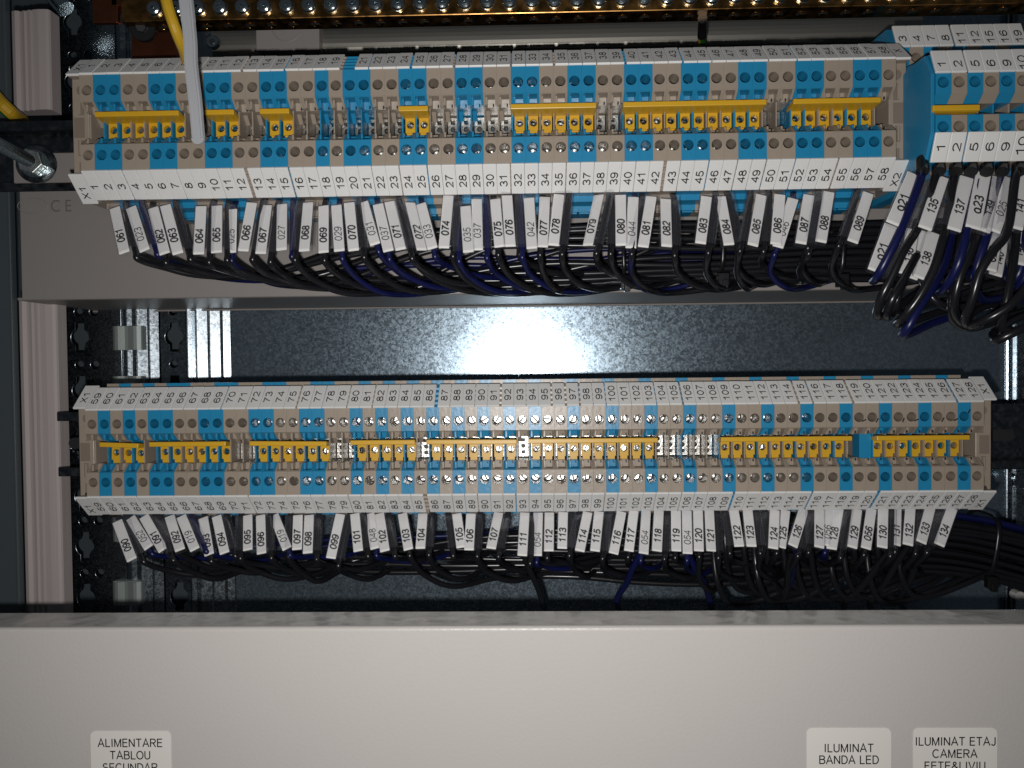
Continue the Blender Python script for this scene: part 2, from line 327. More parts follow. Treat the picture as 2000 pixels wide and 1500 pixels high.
def circle(cx, cz, r, n=20): return [(cx+r*math.cos(2*math.pi*i/n), cz+r*math.sin(2*math.pi*i/n)) for i in range(n)]
def keyhole(cx, cz, r, w_, h):
    a0 = math.asin(w_/r); pts = []
    for i in range(13): a = -math.pi/2+a0+(math.pi-2*a0)*i/12; pts.append((cx+r*math.cos(a), cz+r*math.sin(a)))
    pts += [(cx+w_, cz+h), (cx-w_, cz+h)]
    for i in range(13): a = math.pi/2+a0+(math.pi-2*a0)*i/12; pts.append((cx+r*math.cos(a), cz+r*math.sin(a)))
    pts += [(cx-w_, cz-h), (cx+w_, cz-h)]
    return pts
def X_(px, Y=104): return at(px, 660, Y).x
prof_root = empty('perforated_profile', (X_(280), 104, 0))
tag(prof_root, 'galvanised upright profile with keyhole and round perforations left of the plate', 'steel profile')
def rel(me, root): me.transform(Matrix.Translation(-root.location)); return me
keyz = [at(160, y, 104).z for y in (45, 160, 262, 365, 468, 557, 660, 763, 866, 969, 1067, 1168)]
holes = []
for i, z in enumerate(keyz):
    holes.append(keyhole(X_(158), z, 5.8, 2.9, 9.2))
    zz = z+at(160, 610, 104).z-at(160, 660, 104).z
    holes.append(circle(X_(156), zz, 2.9)); holes.append(circle(X_(186), zz, 2.9))
me = rel(curve_sheet([(X_(112), -215), (X_(238), -215), (X_(238), 225), (X_(112), 225)], holes, 1.6, M_GALV2, 104), prof_root); link('perforated_web', me, prof_root)
holes = []
for z in keyz:
    zz = z+at(160, 610, 104).z-at(160, 660, 104).z
    holes.append(keyhole(X_(337), z, 5.8, 2.9, 9.2)); holes.append(circle(X_(335), zz, 2.6))
me = rel(curve_sheet([(X_(311), -215), (X_(362), -215), (X_(362), 225), (X_(311), 225)], holes, 1.6, M_GALV2, 107), prof_root); link('perforated_web', me, prof_root)
def ridge(pts, name):   # pts: (px, Y) open profile, vertical sheet
    b = MB(); P = [(X_(p, y), y) for p, y in pts]
    for (xa, ya), (xb, yb) in zip(P[:-1], P[1:]): b.quad((xa, ya, -215), (xb, yb, -215), (xb, yb, 225), (xa, ya, 225), M_GALV2, True)
    me = b.mesh(name); rel(me, prof_root); o = link(name, me, prof_root); return o
M_TAB = mat('pressed_tab_zinc', (0.36, 0.40, 0.38), 0.5, 0.6, bump=(500, 0.2, 0.0002))
def facets(px0, Y0, segs, name):
    """segs: (px_end, 'f' facet facing the viewer | 's' step back forward | number = absolute Y)"""
    pts = [(px0, Y0)]
    for px, k in segs:
        p0, y0 = pts[-1]; dx = abs(px-p0)/1520*(CAMD+y0)
        if k == 'f': y = y0+dx*(1035-(px+p0)/2)/1520
        elif k == 'c': y = y0+dx*(1035-(px+p0)/2)/1520*0.45
        elif k == 'd': y = y0+dx*(1035-(px+p0)/2)/1520*1.6
        else: y = k
        pts.append((px, y))
    ridge(pts, name)
facets(237, 104, [(244, 102.2), (247, 101.4), (249, 'c'), (258, 'f'), (261, 'd'), (264, 103.6), (266, 100.6), (268, 'c'), (288, 'f'), (290.5, 103.2), (293, 'c'), (310, 'f'), (312, 107)], 'pressed_ridge')
facets(361, 107, [(365, 104), (367, 'c'), (375, 'f'), (378, 'd'), (382, 103.4), (385, 'c'), (405, 'f'), (408, 106), (411, 'c'), (430, 'f'), (436, 'd'), (446, 111), (450, 'f'), (454, 112.3)], 'pressed_ridge')
for y in (660, 758, 1035, 1160):   # square pressed tabs
    p = at(246, y, 96); b = MB(); n = 9; hw, hh = 8.6, 7.2
    for i in range(n):
        a0, a1 = -1+2*i/n, -1+2*(i+1)/n
        f = lambda t: 98.5-3.2*(1-abs(t)**3)+1.3*math.cos(3.1*t)
        b.quad((p.x+a0*hw, f(a0), p.z-hh), (p.x+a1*hw, f(a1), p.z-hh), (p.x+a1*hw, f(a1), p.z+hh), (p.x+a0*hw, f(a0), p.z+hh), M_TAB, True)
    b.box(p.x-hw, p.x+hw, 98.9, 103, p.z-hh, p.z-hh+1.0, M_TAB); b.box(p.x-hw, p.x+hw, 98.9, 103, p.z+hh-1.0, p.z+hh, M_TAB)
    b.box(p.x-hw-0.4, p.x-hw+0.6, 98, 103.1, p.z-hh, p.z+hh, M_TAB); b.box(p.x+hw-0.6, p.x+hw+0.4, 98, 103.1, p.z-hh, p.z+hh, M_TAB)
    me = b.mesh('pressed_tab'); rel(me, prof_root); link('pressed_tab', me, prof_root)
# right profile
rp = empty('ridged_profile', (X_(1985), 104, 0)); tag(rp, 'galvanised ridged upright profile at the right end of the plate', 'steel profile')
b = MB(); P = [(1962, 112), (1966, 108), (1969, 107.6), (1973, 109.4), (1975, 108), (1978, 107.2), (1982, 108.6), (1998, 104.9), (2016, 101), (2030, 104), (2060, 112)]
P = [(at(p, 700, y).x, y) for p, y in P]
for (xa, ya), (xb, yb) in zip(P[:-1], P[1:]): b.quad((xa, ya, -215), (xb, yb, -215), (xb, yb, 225), (xa, ya, 225), M_GALV2, True)
me = b.mesh('ridge_sheet'); rel(me, rp); link('ridge_sheet', me, rp)
p = at(1997, 938, 100); b = MB(); b.tube([p+Vector((5.2*math.cos(a), 0, 5.2*math.sin(a))) for a in [i*math.pi/10 for i in range(21)]], 0.5, M_ZINC); b.cyl((p.x, 101, p.z), YH, 3.5, 4, M_GALV2)
me = b.mesh('embossed_ring'); rel(me, rp); link('embossed_ring', me, rp)
p = at(1993, 1165, 96); b = MB(); b.cyl(p, YH, 2.9, 6, M_PANEL); tag(b.build('plug'), 'small round pinkish plug low on the right profile', 'plug')

# grey cover (box) behind the upper row's wires
GY = 32.0
za, zb = at(1035, 573, GY).z, at(1035, 300, GY).z
xa = at(42, 560, GY).x
b = MB(); b.box(xa, 330, GY, GY+1.6, za, zb, M_GREY)
b.box(xa-4, 330, GY+2.2, PLATE_Y-6, za-0.1, za+1.5, M_GREY)
b.box(xa-4, 330, PLATE_Y-7.2, PLATE_Y-5.6, za-1.4, za-0.2, M_GREY)
cov = b.build('grey_cover', bevel=0.5, seg=2)
tag(cov, 'flat brownish grey steel cover behind the upper row of wires', 'steel cover')
b = MB(); p = at(60, 402, GY-0.05); b.text('C E', (p.x+16, GY-0.06, p.z), XH, ZH, 6.5, mat('embossed_grey', (0.15, 0.13, 0.12), 0.4))
b.tube([(p.x+1+8*math.cos(a), GY-0.02, p.z+4*math.sin(a)) for a in [i*math.pi/12 for i in range(25)]], 0.18, M_GREY)
b.build('moulded_mark', cov)

# silver cover strip above the upper row + beige plate on it
b = MB(); n = 10; zt0, zt1 = at(1035, 112, 55).z, at(1035, 30, 55).z; X0, X1 = at(415, 80, 55).x, at(1800, 80, 55).x; pr = []
for i in range(n+1):
    t = i/n; pr.append((55+7*(2*t-1)**4-2*math.sin(math.pi*t), zt0+(zt1-zt0)*t))
pr += [(75, zt1), (75, zt0)]
b.prism(pr, X0, X1, M_SILV, False); tag(b.build('trunking_cover'), 'dull silver rounded cover strip under the brass bar', 'cover strip')
b = MB(); a0, a1, z0, z1 = rect_px(499, 48, 624, 97, 46); b.box(a0, a1, 46, 56, z0, z1+6, M_GREY); p = at(560, 55, 45.8)
b.tube([(p.x+8*math.cos(a), 45.9, p.z+1+8*math.sin(a)) for a in [i*math.pi/14 for i in range(29)]], 0.35, M_GREY)
tag(b.build('access_plate', bevel=0.6, seg=2), 'small grey square plate with a pressed circle under the brass bar', 'plate')

# front panel
PF = -70.0
zt = at(1035, 1224, PF).z
b = MB(); r = 1.6; pr = [(PF+r*(1-math.cos(a)), zt-r*(1-math.sin(a))) for a in [i*math.pi/12 for i in range(7)]][::1]
pr = [(PF, zt-160)]+pr+[(PF+2.2, zt), (PF+2.2, zt-1.9), (PF+1.8, zt-1.9), (PF+1.8, zt-160)]
M_PANELG = M_PANEL
n_ = len(pr)
b.prism(pr, -330, 330, M_PANEL, False)
me = b.mesh('front_panel')
for pl in me.polygons:
    if len(pl.vertices) == 4: pl.use_smooth = False
fp = link('front_panel', me); tag(fp, 'large beige grey painted front panel across the bottom with printed stickers', 'panel')
M_EDGE = mat('satin_edge_painted_reflections', (0.56, 0.54, 0.51), 0.22, 0.15, bump=(45, 0.35, 0.004), var=(1.0, 0.22, 18, 60, 60), roughvar=(30, 0.14, 0.34))  # colour mottling stands in for patchy reflections along the fold
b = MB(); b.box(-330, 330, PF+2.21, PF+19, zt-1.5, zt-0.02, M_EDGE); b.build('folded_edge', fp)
def sticker(x0, y0, x1, lines, ly, label):
    a = at(x0, y0, PF); c = at(x1, y0, PF); W = (c.x-a.x); H = 26; cx = (a.x+c.x)/2; zt_ = (a.z+c.z)/2
    r = 2.2; o = []
    for (sx, sz, a0) in ((1, 1, 0), (-1, 1, 90), (-1, -1, 180), (1, -1, 270)):
        for k in range(6):
            an = math.radians(a0+k*18); o.append((cx+sx*(W/2-r)+r*math.cos(an), zt_-H/2+sz*(H/2-r)+r*math.sin(an)))
    b = MB(); n = len(o); Y0, Y1 = PF-0.22, PF-0.02
    b.add([(x, Y0, z) for x, z in o]+[(x, Y1, z) for x, z in o], [tuple(range(n))]+[(i, (i+1) % n, n+(i+1) % n, n+i) for i in range(n)], M_STICK)
    ro = b.build('sticker'); tag(ro, label, 'sticker', 'stickers on the front panel')
    for t, (tx, ty) in zip(lines, ly):
        b = MB(); p = at(tx, ty, PF-0.3); b.stroke(t, (p.x, PF-0.3, p.z), XH, ZH, 3.25, M_INK, adv=2.55, wt=0.14); b.build('printed_line', ro)
sticker(177, 1427, 334, ['ALIMENTARE', 'TABLOU', 'SECUNDAR'], [(254, 1451), (254, 1475), (254, 1499)], 'white sticker printed ALIMENTARE TABLOU SECUNDAR')
sticker(1575, 1421, 1740, ['ILUMINAT', 'BANDA LED'], [(1658, 1461), (1658, 1484)], 'white sticker printed ILUMINAT BANDA LED')
sticker(1783, 1421, 1947, ['ILUMINAT ETAJ', 'CAMERA', 'FETE&LIVIU'], [(1866, 1448), (1865, 1472), (1865, 1496)], 'white sticker printed ILUMINAT ETAJ CAMERA FETE&LIVIU')

# ================================================================== rails
def rail(zc, Yf, x0, x1, label, stub=0):
    b = MB()
    pr = [(Yf, zc+17.5), (Yf, zc+12.7), (Yf+6.4, zc+12.7), (Yf+6.4, zc-12.7), (Yf, zc-12.7), (Yf, zc-17.5), (Yf+1, zc-17.5), (Yf+1, zc-13.7), (Yf+7.5, zc-13.7), (Yf+7.5, zc+13.7), (Yf+1, zc+13.7), (Yf+1, zc+17.5)]
    b.prism(pr, x0+stub, x1, M_RAIL)
    if stub: b.box(x0, x0+stub, Yf, Yf+1, zc+12.7, zc+17.5, M_RAIL); b.box(x0, x0+stub, Yf, Yf+1, zc-17.5, zc-12.7, M_RAIL)
    x = x0+10
    while x < x1-12:
        pass_ = [(x+9*math.copysign(1, math.cos(t))*0.5+3.1*math.cos(t), zc+3.1*math.sin(t)) for t in [i*math.pi/10 for i in range(20)]]
        b.add([(px, Yf+6.36, pz) for px, pz in pass_], [tuple(range(20))], M_DARK); x += 25
    o = b.build('mounting_rail', bevel=0.3); tag(o, label, 'mounting rail', 'steel mounting rails'); return o

ROWS = {
 'top': dict(Y=-32.0, z=None, x1=(171, 298, 1), x2=(1736, 280, 58)),
 'bot': dict(Y=0.0, z=None, x1=(179, 836, 59), x2=(1909, 812, 128)),
}
T_Y, B_Y = -32.0, 0.0
T_Z = at(1045, 223.5, T_Y).z; B_Z = at(1048, 878.5, B_Y).z
def lin(n, n0, px0, n1, px1, py, Y):
    a = at(px0, py, Y).x; c = at(px1, py, Y).x; return a+(c-a)*(n-n0)/(n1-n0)
def XT(n): return lin(n, 1, 171, 58, 1736, 287, T_Y)
def XB(n): return lin(n, 59, 180, 128, 1909, 880, B_Y)
PT = XT(2)-XT(1); PB = XB(60)-XB(59)
RY = 47.0
rail(T_Z-1, T_Y+RY, at(-80, 300, T_Y+RY).x, 330, 'dark zinc mounting rail carrying the upper terminal row')
br = rail(B_Z, B_Y+RY, at(112, 870, B_Y+RY).x, 330, 'dark zinc mounting rail carrying the lower terminal row', 12)
p = at(1950, 884, B_Y+RY+6.2); b = MB(); b.text('Weidmuller', (p.x+22, p.y, p.z), XH, ZH, 4.4, mat('embossed_steel', (0.3, 0.31, 0.32), 0.3, 1.0), cond=1.05); b.build('embossed_text', br)

# ================================================================== terminal blocks
HW = 3.02
PROF = [(20.8, 0), (9.5, 0), (5.8, 4.5), (5.8, 27), (-5.8, 27), (-5.8, 4.5), (-9.5, 0), (-20.8, 0), (-20.8, 1.0), (-31, 12), (-31, 20), (-33.6, 20),
        (-33.6, 30), (-36, 31), (-36, 47), (32, 47), (33.2, 30), (33.2, 20), (31, 20), (31, 12), (20.8, 1.0)]
def housing_mesh(m, name, penmark=None):
    b = MB(); n = len(PROF); x0, x1 = -HW, HW
    b.add([(x0, y, z) for z, y in PROF], [tuple(range(n))], m); b.add([(x1, y, z) for z, y in PROF], [tuple(range(n))], m)
    for i in range(n):
        (za_, ya), (zb_, yb) = PROF[i], PROF[(i+1) % n]
        if i in (0, 6):
            z0, z1 = min(za_, zb_), max(za_, zb_); b.holed(x0, x1, z0, z1, 0, 0.0, 14.1 if z0 > 0 else -14.1, 2.32, 13, m, M_DARK)
        elif i in (1, 5):
            s = 1 if za_+zb_ > 0 else -1; q = 2.1
            for (a, c) in ((x0, -q), (q, x1)): b.quad((a, 0, 9.5*s), (c, 0, 9.5*s), (c, 4.5, 5.8*s), (a, 4.5, 5.8*s), m)
            b.quad((-q, 0, 9.5*s), (q, 0, 9.5*s), (q, 0.6, 9.0*s), (-q, 0.6, 9.0*s), m)
            b.quad((-q, 0.6, 9.0*s), (q, 0.6, 9.0*s), (q, 7, 9.0*s), (-q, 7, 9.0*s), m)
            b.quad((-q, 7, 9.0*s), (q, 7, 9.0*s), (q, 7.8, 5.8*s), (-q, 7.8, 5.8*s), m)
            for x in (-q, q): b.quad((x, 0.6, 9*s), (x, 7, 9*s), (x, 7.8, 5.8*s), (x, 4.5, 5.8*s), m)
            b.box(0.9, 1.5, 6.9, 7.9, min(6.0*s, 7.2*s), max(6.0*s, 7.2*s), M_DARK); b.box(-q-0.01, -1.3, 3.4, 8, min(5.82*s, 8.9*s), max(5.82*s, 8.9*s), m)
        elif i in (2, 4):
            s = 1 if za_ > 0 else -1; q = 2.1
            for (a, c, y0) in ((x0, -q, 4.5), (q, x1, 4.5), (-q, q, 7.8)): b.quad((a, y0, 5.8*s), (c, y0, 5.8*s), (c, 27, 5.8*s), (a, 27, 5.8*s), m)
        else:
            b.quad((x0, ya, za_), (x1, ya, za_), (x1, yb, zb_), (x0, yb, zb_), m)
    b.box(-HW+0.02, -HW+0.62, 7.6, 27.5, -6.0, 6.0, m)              # partition in the channel
    b.prism([(12, 6), (16, 2.5), (27, 2.5), (27, 6)], -HW+0.62, -0.6, m)
    for s in (1, -1):                                       # ridges under the tag, rail foot
        for t in (0.12, 0.34, 0.56, 0.78):
            z = 20.8+10.2*t; y = 1+11*t; b.box(-HW+0.05, HW-0.05, y-0.75, y+0.6, min(s*z, s*(z+1.0)), max(s*z, s*(z+1.0)), m)
    # clamp funnel steps at the wire side
    b.box(-HW+0.5, HW-0.5, 33, 44, -36.6, -35.5, m)
    return b.mesh(name)
def screw_mesh(name, r=1.95, slot=0.4):
    b = MB(); th = math.asin(slot/r)
    for s in (1, -1):
        pts = [(r*math.sin(a), s*r*math.cos(a)) for a in [-(math.pi/2-th)+(math.pi-2*th)*i/12 for i in range(13)]]
        pts2 = [(x*0.86, z*0.86+0.05*s) for x, z in pts]; n = len(pts)
        b.add([(x, -0.35+0.0, z) for x, z in pts2]+[(x, 0, z) for x, z in pts]+[(x, 0.8, z) for x, z in pts],
              [tuple(range(n))]+[(i, (i+1) % n, n+(i+1) % n, n+i) for i in range(n)]+[(n+i, n+(i+1) % n, 2*n+(i+1) % n, 2*n+i) for i in range(n)], M_SCREW)
    b.cyl((0, 0.6, 0), YH, r, 2.2, M_SLOT); return b.mesh(name)
def contact_mesh(name):
    b = MB(); y0, y1 = 19.4, 20.6; x0, x1 = -1.95, 2.6; cx = 0.2
    b.holed(x0, x1, -1.9, 1.9, y0, cx, 0, 1.15, 3, M_TIN, M_DARK, n=16)
    for s in (1, -1):
        za_, zb_ = 1.9*s, 5.2*s; lo_, hi_ = min(za_, zb_), max(za_, zb_)
        wz0, wz1 = (2.1*s, 3.9*s); wl, wh = min(wz0, wz1), max(wz0, wz1)
        b.box(x0, cx-0.95, y0, y1, lo_, hi_, M_TIN); b.box(cx+0.95, x1, y0, y1, lo_, hi_, M_TIN)
        b.box(cx-0.95, cx+0.95, y0, y1, min(3.9*s, 5.2*s), max(3.9*s, 5.2*s), M_TIN); b.box(cx-0.95, cx+0.95, y0, y1, min(1.9*s, 2.15*s), max(1.9*s, 2.15*s), M_TIN)
        b.quad((x0, y0, zb_), (x1, y0, zb_), (x1, 23, 5.7*s), (x0, 23, 5.7*s), M_TIN)
    b.box(cx-1, cx+1, 22.5, 23, -4, 4, M_DARK); b.box(x1-0.3, x1-0.0, 19.45, 25, -5.1, 5.1, M_TIN)
    return b.mesh(name)
def tag_mesh(name, st, s, dx=0.0, z0=20.9, y0=-0.35, dz=10.3, dy=11.3, w_=5.86, cap=3.0, tpos=0.5, adv=4.0):
    """s=+1 upper tag, -1 lower tag; slopes back from (z0,y0) by (dz,dy)"""
    b = MB(); L = math.hypot(dz, dy); al = Vector((0, dy/L, s*dz/L)); nrm = Vector((0, -dz/L, s*dy/L))
    c = Vector((dx, y0, s*z0))+al*(L/2)
    b.obox(c, XH*(w_/2), al*(L/2), nrm*0.55, M_TAG)
    bb = MB(); bb.v, bb.f, bb.m, bb.s, bb.mats = b.v, b.f, b.m, b.s, b.mats
    me = b.mesh(name, bevel=0.28, seg=2)
    t = MB(); up = al if s > 0 else -al
    o = Vector((dx, y0, s*z0))+al*(L*tpos)+nrm*0.62
    t.mats = [M_TAG]; t.stroke(st, o, up, -XH, cap, M_INK, adv=adv, wt=0.165)
    bm = bmesh.new(); bm.from_mesh(me); me2 = t.mesh('x'); me.materials.append(M_INK) if M_INK.name not in [q.name for q in me.materials] else None
    bm.from_mesh(me2); bm.to_mesh(me); bm.free(); bpy.data.meshes.remove(me2); return me
_U = 'zero one two three four five six seven eight nine ten eleven twelve thirteen fourteen fifteen sixteen seventeen eighteen nineteen'.split()
_T = '. . twenty thirty forty fifty sixty seventy eighty ninety'.split()
def words(n):
    if n >= 100: return 'one-hundred'+('-'+words(n-100) if n > 100 else '')
    return _U[n] if n < 20 else _T[n//10]+('-'+_U[n % 10] if n % 10 else '')
def spell(st): return '-'.join(_U[int(c)] if c.isdigit() else c for c in st)
HB = {c: housing_mesh(m_, 'housing') for c, m_ in (('beige', M_BEIGE), ('blue', M_BLUE))}
SCR = screw_mesh('clamp_screw'); SCR2 = screw_mesh('jumper_screw', 1.6, 0.3); CON = contact_mesh('contact_bar')
BLUE_T = {2,3,6,7,10,11,14,15,18,20,21,24,25,28,29,32,33,36,37,40,41,44,45,48,49,52,53,56,57}
BLUE_B = {60,62,64,65,68,69,72,73,76,77,80,82,84,86,88,90,92,94,97,100,103,106,109,112,115,118,121,124,127}
# gaps in the tag strips: after which terminal number there is a gap, how wide (mm)
GAPS = {('top', -1): {3: .25, 12: 1.3, 15: .6, 23: .25, 25: .3, 31: .3, 35: .25, 42: 1.3, 45: .3, 47: .3, 49: .45, 51: .3, 54: .6},
        ('top', 1): {12: .9, 15: .6, 19: 0.3, 20: .3, 21: .2, 24: .9, 27: .9, 31: .7, 34: .7, 37: .2, 39: .8, 43: .7, 45: .3, 49: .3, 51: .3},
        ('bot', 1): {62: .3, 66: .3, 69: .4, 71: .3, 75: .8, 79: .3, 81: .4, 86: 1.4, 91: .8, 95: .7, 96: .8, 97: .7, 99: .3, 103: .2, 105: .7, 112: .2, 114: .9, 115: .7, 118: 1.0, 126: 1.0},
        ('bot', -1): {62: .2, 71: .3, 79: .2, 85: 1.7, 89: .3, 92: .4, 99: .3, 105: .3, 109: .9, 115: .6, 120: 1.5}}
def tag_offsets(row, s, n0, n1):
    g = GAPS[(row, s)]; tot = sum(g.values()); w_ = 6.1 * 1.0 - tot/(n1-n0+1)
    w_ = min(w_, 6.06); offs = {}; wid = ((XT if row == 'top' else XB)(n1)-(XT if row == 'top' else XB)(n0)+6.0-tot)/(n1-n0+1)
    Xf = XT if row == 'top' else XB; x = Xf(n0)-3.0
    for n in range(n0, n1+1):
        offs[n] = x+wid/2-Xf(n); x += wid+g.get(n, 0)
    return offs, wid-0.08
def block(row, n, offU, offD, wU, wD, tagcap):
    top = row == 'top'; X = (XT if top else XB)(n); Y = T_Y if top else B_Y; Z = T_Z if top else B_Z
    blue = n in (BLUE_T if top else BLUE_B)
    ro = empty('terminal_block', (X, Y+RY, Z)); cn = 'blue' if blue else 'beige'
    tag(ro, '%s terminal block tagged %d, %s, in the %s row' % (cn, n, words(n), 'upper' if top else 'lower'), 'terminal block', 'terminal blocks of the %s row' % ('upper' if top else 'lower'))
    link('housing', HB[cn], ro, (0, -RY, 0))
    for s in (1, -1):
        o = link('clamp_screw', SCR, ro, (0, -RY+10.6+random.uniform(-.8, .9), 14.1*s)); o.rotation_euler = (random.uniform(-.05, .05), random.uniform(0, 3.14), random.uniform(-.05, .05))
    link('contact_bar', CON, ro, (0, -RY, 0))
    for s, off, w_ in ((1, offU, wU), (-1, offD, wD)):
        if top and n == 20 and s == 1: continue
        me = tag_mesh('marker_tag', str(n), s, off+random.uniform(-.05, .05), w_=w_, cap=tagcap-(0.25 if top and s > 0 else 0), tpos=(0.5 if s > 0 else 0.53) if top else (0.48 if s > 0 else 0.53), adv=3.4 if top and s < 0 else (4.1 if n < 100 else (3.7 if s > 0 else 3.55)))
        o = link('marker_tag', me, ro, (0, -RY, 0)); o.rotation_euler = (random.uniform(-.006, .006), 0, random.uniform(-.004, .004))
    return ro
oU, wU = tag_offsets('top', 1, 1, 58); oD, wD = tag_offsets('top', -1, 1, 58)
for n in range(1, 59): block('top', n, oU[n], oD[n], wU, wD, 3.15)
oU, wU = tag_offsets('bot', 1, 59, 128); oD, wD = tag_offsets('bot', -1, 59, 128)
for n in range(59, 129):
    ro = block('bot', n, oU[n], oD[n], wU, wD, 3.0)
    if n in (119, 120, 122, 123, 125, 126, 127):
        b = MB(); a = random.uniform(0.2, 1.2); d = Vector((math.cos(a), 0, math.sin(a)))
        b.obox((2.2, -0.12, 12.6 if n != 127 else 16.5), d*1.1, YH*0.1, Vector((-d.z, 0, d.x))*0.28, M_INK); b.build('pen_mark', ro, loc=(0, -RY, 0))

# blue partition standing in the channel at 119/120
b = MB(); b.box(-3.0, 2.9, 6.5, 15, -6.2, 5.9, M_BLUE)
o = b.build('partition_plate', bevel=0.3, loc=(XB(120)-0.3, B_Y, B_Z)); tag(o, 'blue partition plate filling the channel of lower terminal 120', 'partition')

# end brackets
def bracket(row, side, Xc, tops, label, hw=3.7):
    Y = T_Y if row == 'top' else B_Y; Z = T_Z if row == 'top' else B_Z
    ro = empty('end_bracket', (Xc, Y+RY, Z)); tag(ro, label, 'end bracket', 'beige end brackets')
    b = MB(); yf = 7.0
    pr = [(yf, 22), (yf, -22), (yf+9.5, -31), (RY, -31), (RY, 31), (yf+9.5, 31)]
    b.prism(pr, -hw, hw, M_BEIGE)
    for q in (1, -1): b.box(-hw+0.3, hw-0.3, 3.2, 12, min(q*21.3, q*22), max(q*21.3, q*22), M_BEIGE)
    b.build('bracket_body', ro, bevel=0.5, seg=2, loc=(0, -RY, 0))
    s = side; b = MB(); dk = mat('bracket_recess', (0.2, 0.155, 0.12), 0.5) if 'bracket_recess' not in bpy.data.materials else bpy.data.materials['bracket_recess']
    for (x0, x1, z0, z1) in ((-1.7, 0.4, 5.5, 12.5), (-1.7, 2.9, -4.5, 4.5), (-1.0, 1.2, -12.5, -5.5), (-1.0, 0.8, -20, -15.3)):
        b.box(min(x0*s, x1*s)+(-0.2), max(x0*s, x1*s), yf-0.08, yf+0.6, z0, z1, dk)
    b.box(-0.5, 0.5, yf-0.9, yf+1, 5.8, 12.2, M_BEIGE); b.box(-0.4, 0.4, yf-0.9, yf+1, -12.2, -5.8, M_BEIGE)
    b.cyl((-0.6*s, yf-0.06, 16.5), YH, 2.3, 0.3, dk); b.cyl((0.2, yf-0.05, -21), YH, 1.6, 0.3, M_SCREW)
    b.build('latch_recess', ro, loc=(0, -RY, 0))
    for s_, st in ((1, tops[0]), (-1, tops[1])):
        me = tag_mesh('marker_tag', st, s_, 0, z0=21.6, y0=2.2, dz=10.6, dy=11.5, w_=2*hw-0.3, cap=3.0, adv=3.8 if row == 'bot' or s_ > 0 else 3.5, tpos=0.46 if s_ > 0 else 0.6)
        link('marker_tag', me, ro, (0, -RY, 0))
bracket('top', -1, XT(1)-6.75, ('X1', 'X1'), 'beige end bracket tagged X1 left of terminal one')
bracket('top', 1, XT(58)+6.95, ('X', 'X2'), 'beige end bracket tagged X2 right of terminal fifty-eight', 3.75)
bracket('bot', -1, XB(59)-6.75, ('X1', 'X1'), 'beige end bracket tagged X1 left of terminal fifty-nine')
bracket('bot', 1, XB(128)+6.75, ('X1', 'X1'), 'beige end bracket tagged X1 right of the last lower terminal')

# ================================================================== yellow jumpers
def jumper(row, n0, n1, tilt=0.0, missing=()):
    top = row == 'top'; Xf = XT if top else XB; Y = T_Y if top else B_Y; Z = T_Z if top else B_Z; pitch = PT if top else PB
    X0 = Xf(n0); k = n1-n0
    ro = empty('jumper_bar', (X0, Y+10, Z)); tag(ro, 'yellow jumper bar bridging terminals %s to %s of the %s row' % (words(n0), words(n1), 'upper' if top else 'lower'), 'jumper bar', 'yellow jumper bars')
    b = MB(); x0, x1 = -3.4, k*pitch+3.4
    b.prism([(1.2, 5.1), (1.2, 2.9), (2.9, 2.7), (10.9, 2.2), (10.9, 3.6), (2.9, 5.2)], x0, x1, M_YEL)
    for q in range(1, int(k/4)+2):   # moulded dimples on the lip
        xx = x0+(x1-x0)*(q-0.5)/(int(k/4)+1); b.cyl((xx, 0.95, 4.0), YH, 0.8, 0.5, M_YEL, n=12)
    b.build('insulating_web', ro, bevel=0.3, seg=2, loc=(0, -10, 0))
    for i in range(k+1):
        cx = i*pitch+0.45
        b = MB(); b.holed(cx-2.15, cx+2.15, -4.2, 2.6, 9.6, cx, -0.6, 1.72, 2.2, M_YEL, False, n=18)
        b.box(cx-2.15, cx-2.0, 9.62, 12, -4.2, 2.5, M_YEL); b.box(cx+2.0, cx+2.15, 9.62, 12, -4.2, 2.5, M_YEL); b.box(cx-2.0, cx+2.0, 9.62, 12, -4.2, -4.0, M_YEL)
        b.prism([(10.4, -4.0), (10.4, -6.0), (11.6, -6.0), (11.6, -4.0)], cx-1.7, cx+1.7, M_YEL)
        t = b.build('jumper_tooth', ro, loc=(0, -10, 0))
        o = link('jumper_screw', SCR2, ro, (cx, 4.2+random.uniform(-0.6, 0.8), -0.6)); o.rotation_euler = (random.uniform(-.12, .12), random.uniform(0, 3.14), random.uniform(-.12, .12))
    ro.rotation_euler = (0, tilt, 0)
for a, c in ((2, 7), (10, 11), (14, 15), (24, 25), (32, 37), (40, 49), (52, 57)): jumper('top', a, c)
for a, c, t in ((60, 62, 0.04), (64, 69, 0), (72, 77, 0.012), (80, 84, 0), (86, 92, 0.006), (94, 103, 0), (109, 118, 0), (121, 127, 0)): jumper('bot', a, c, t)

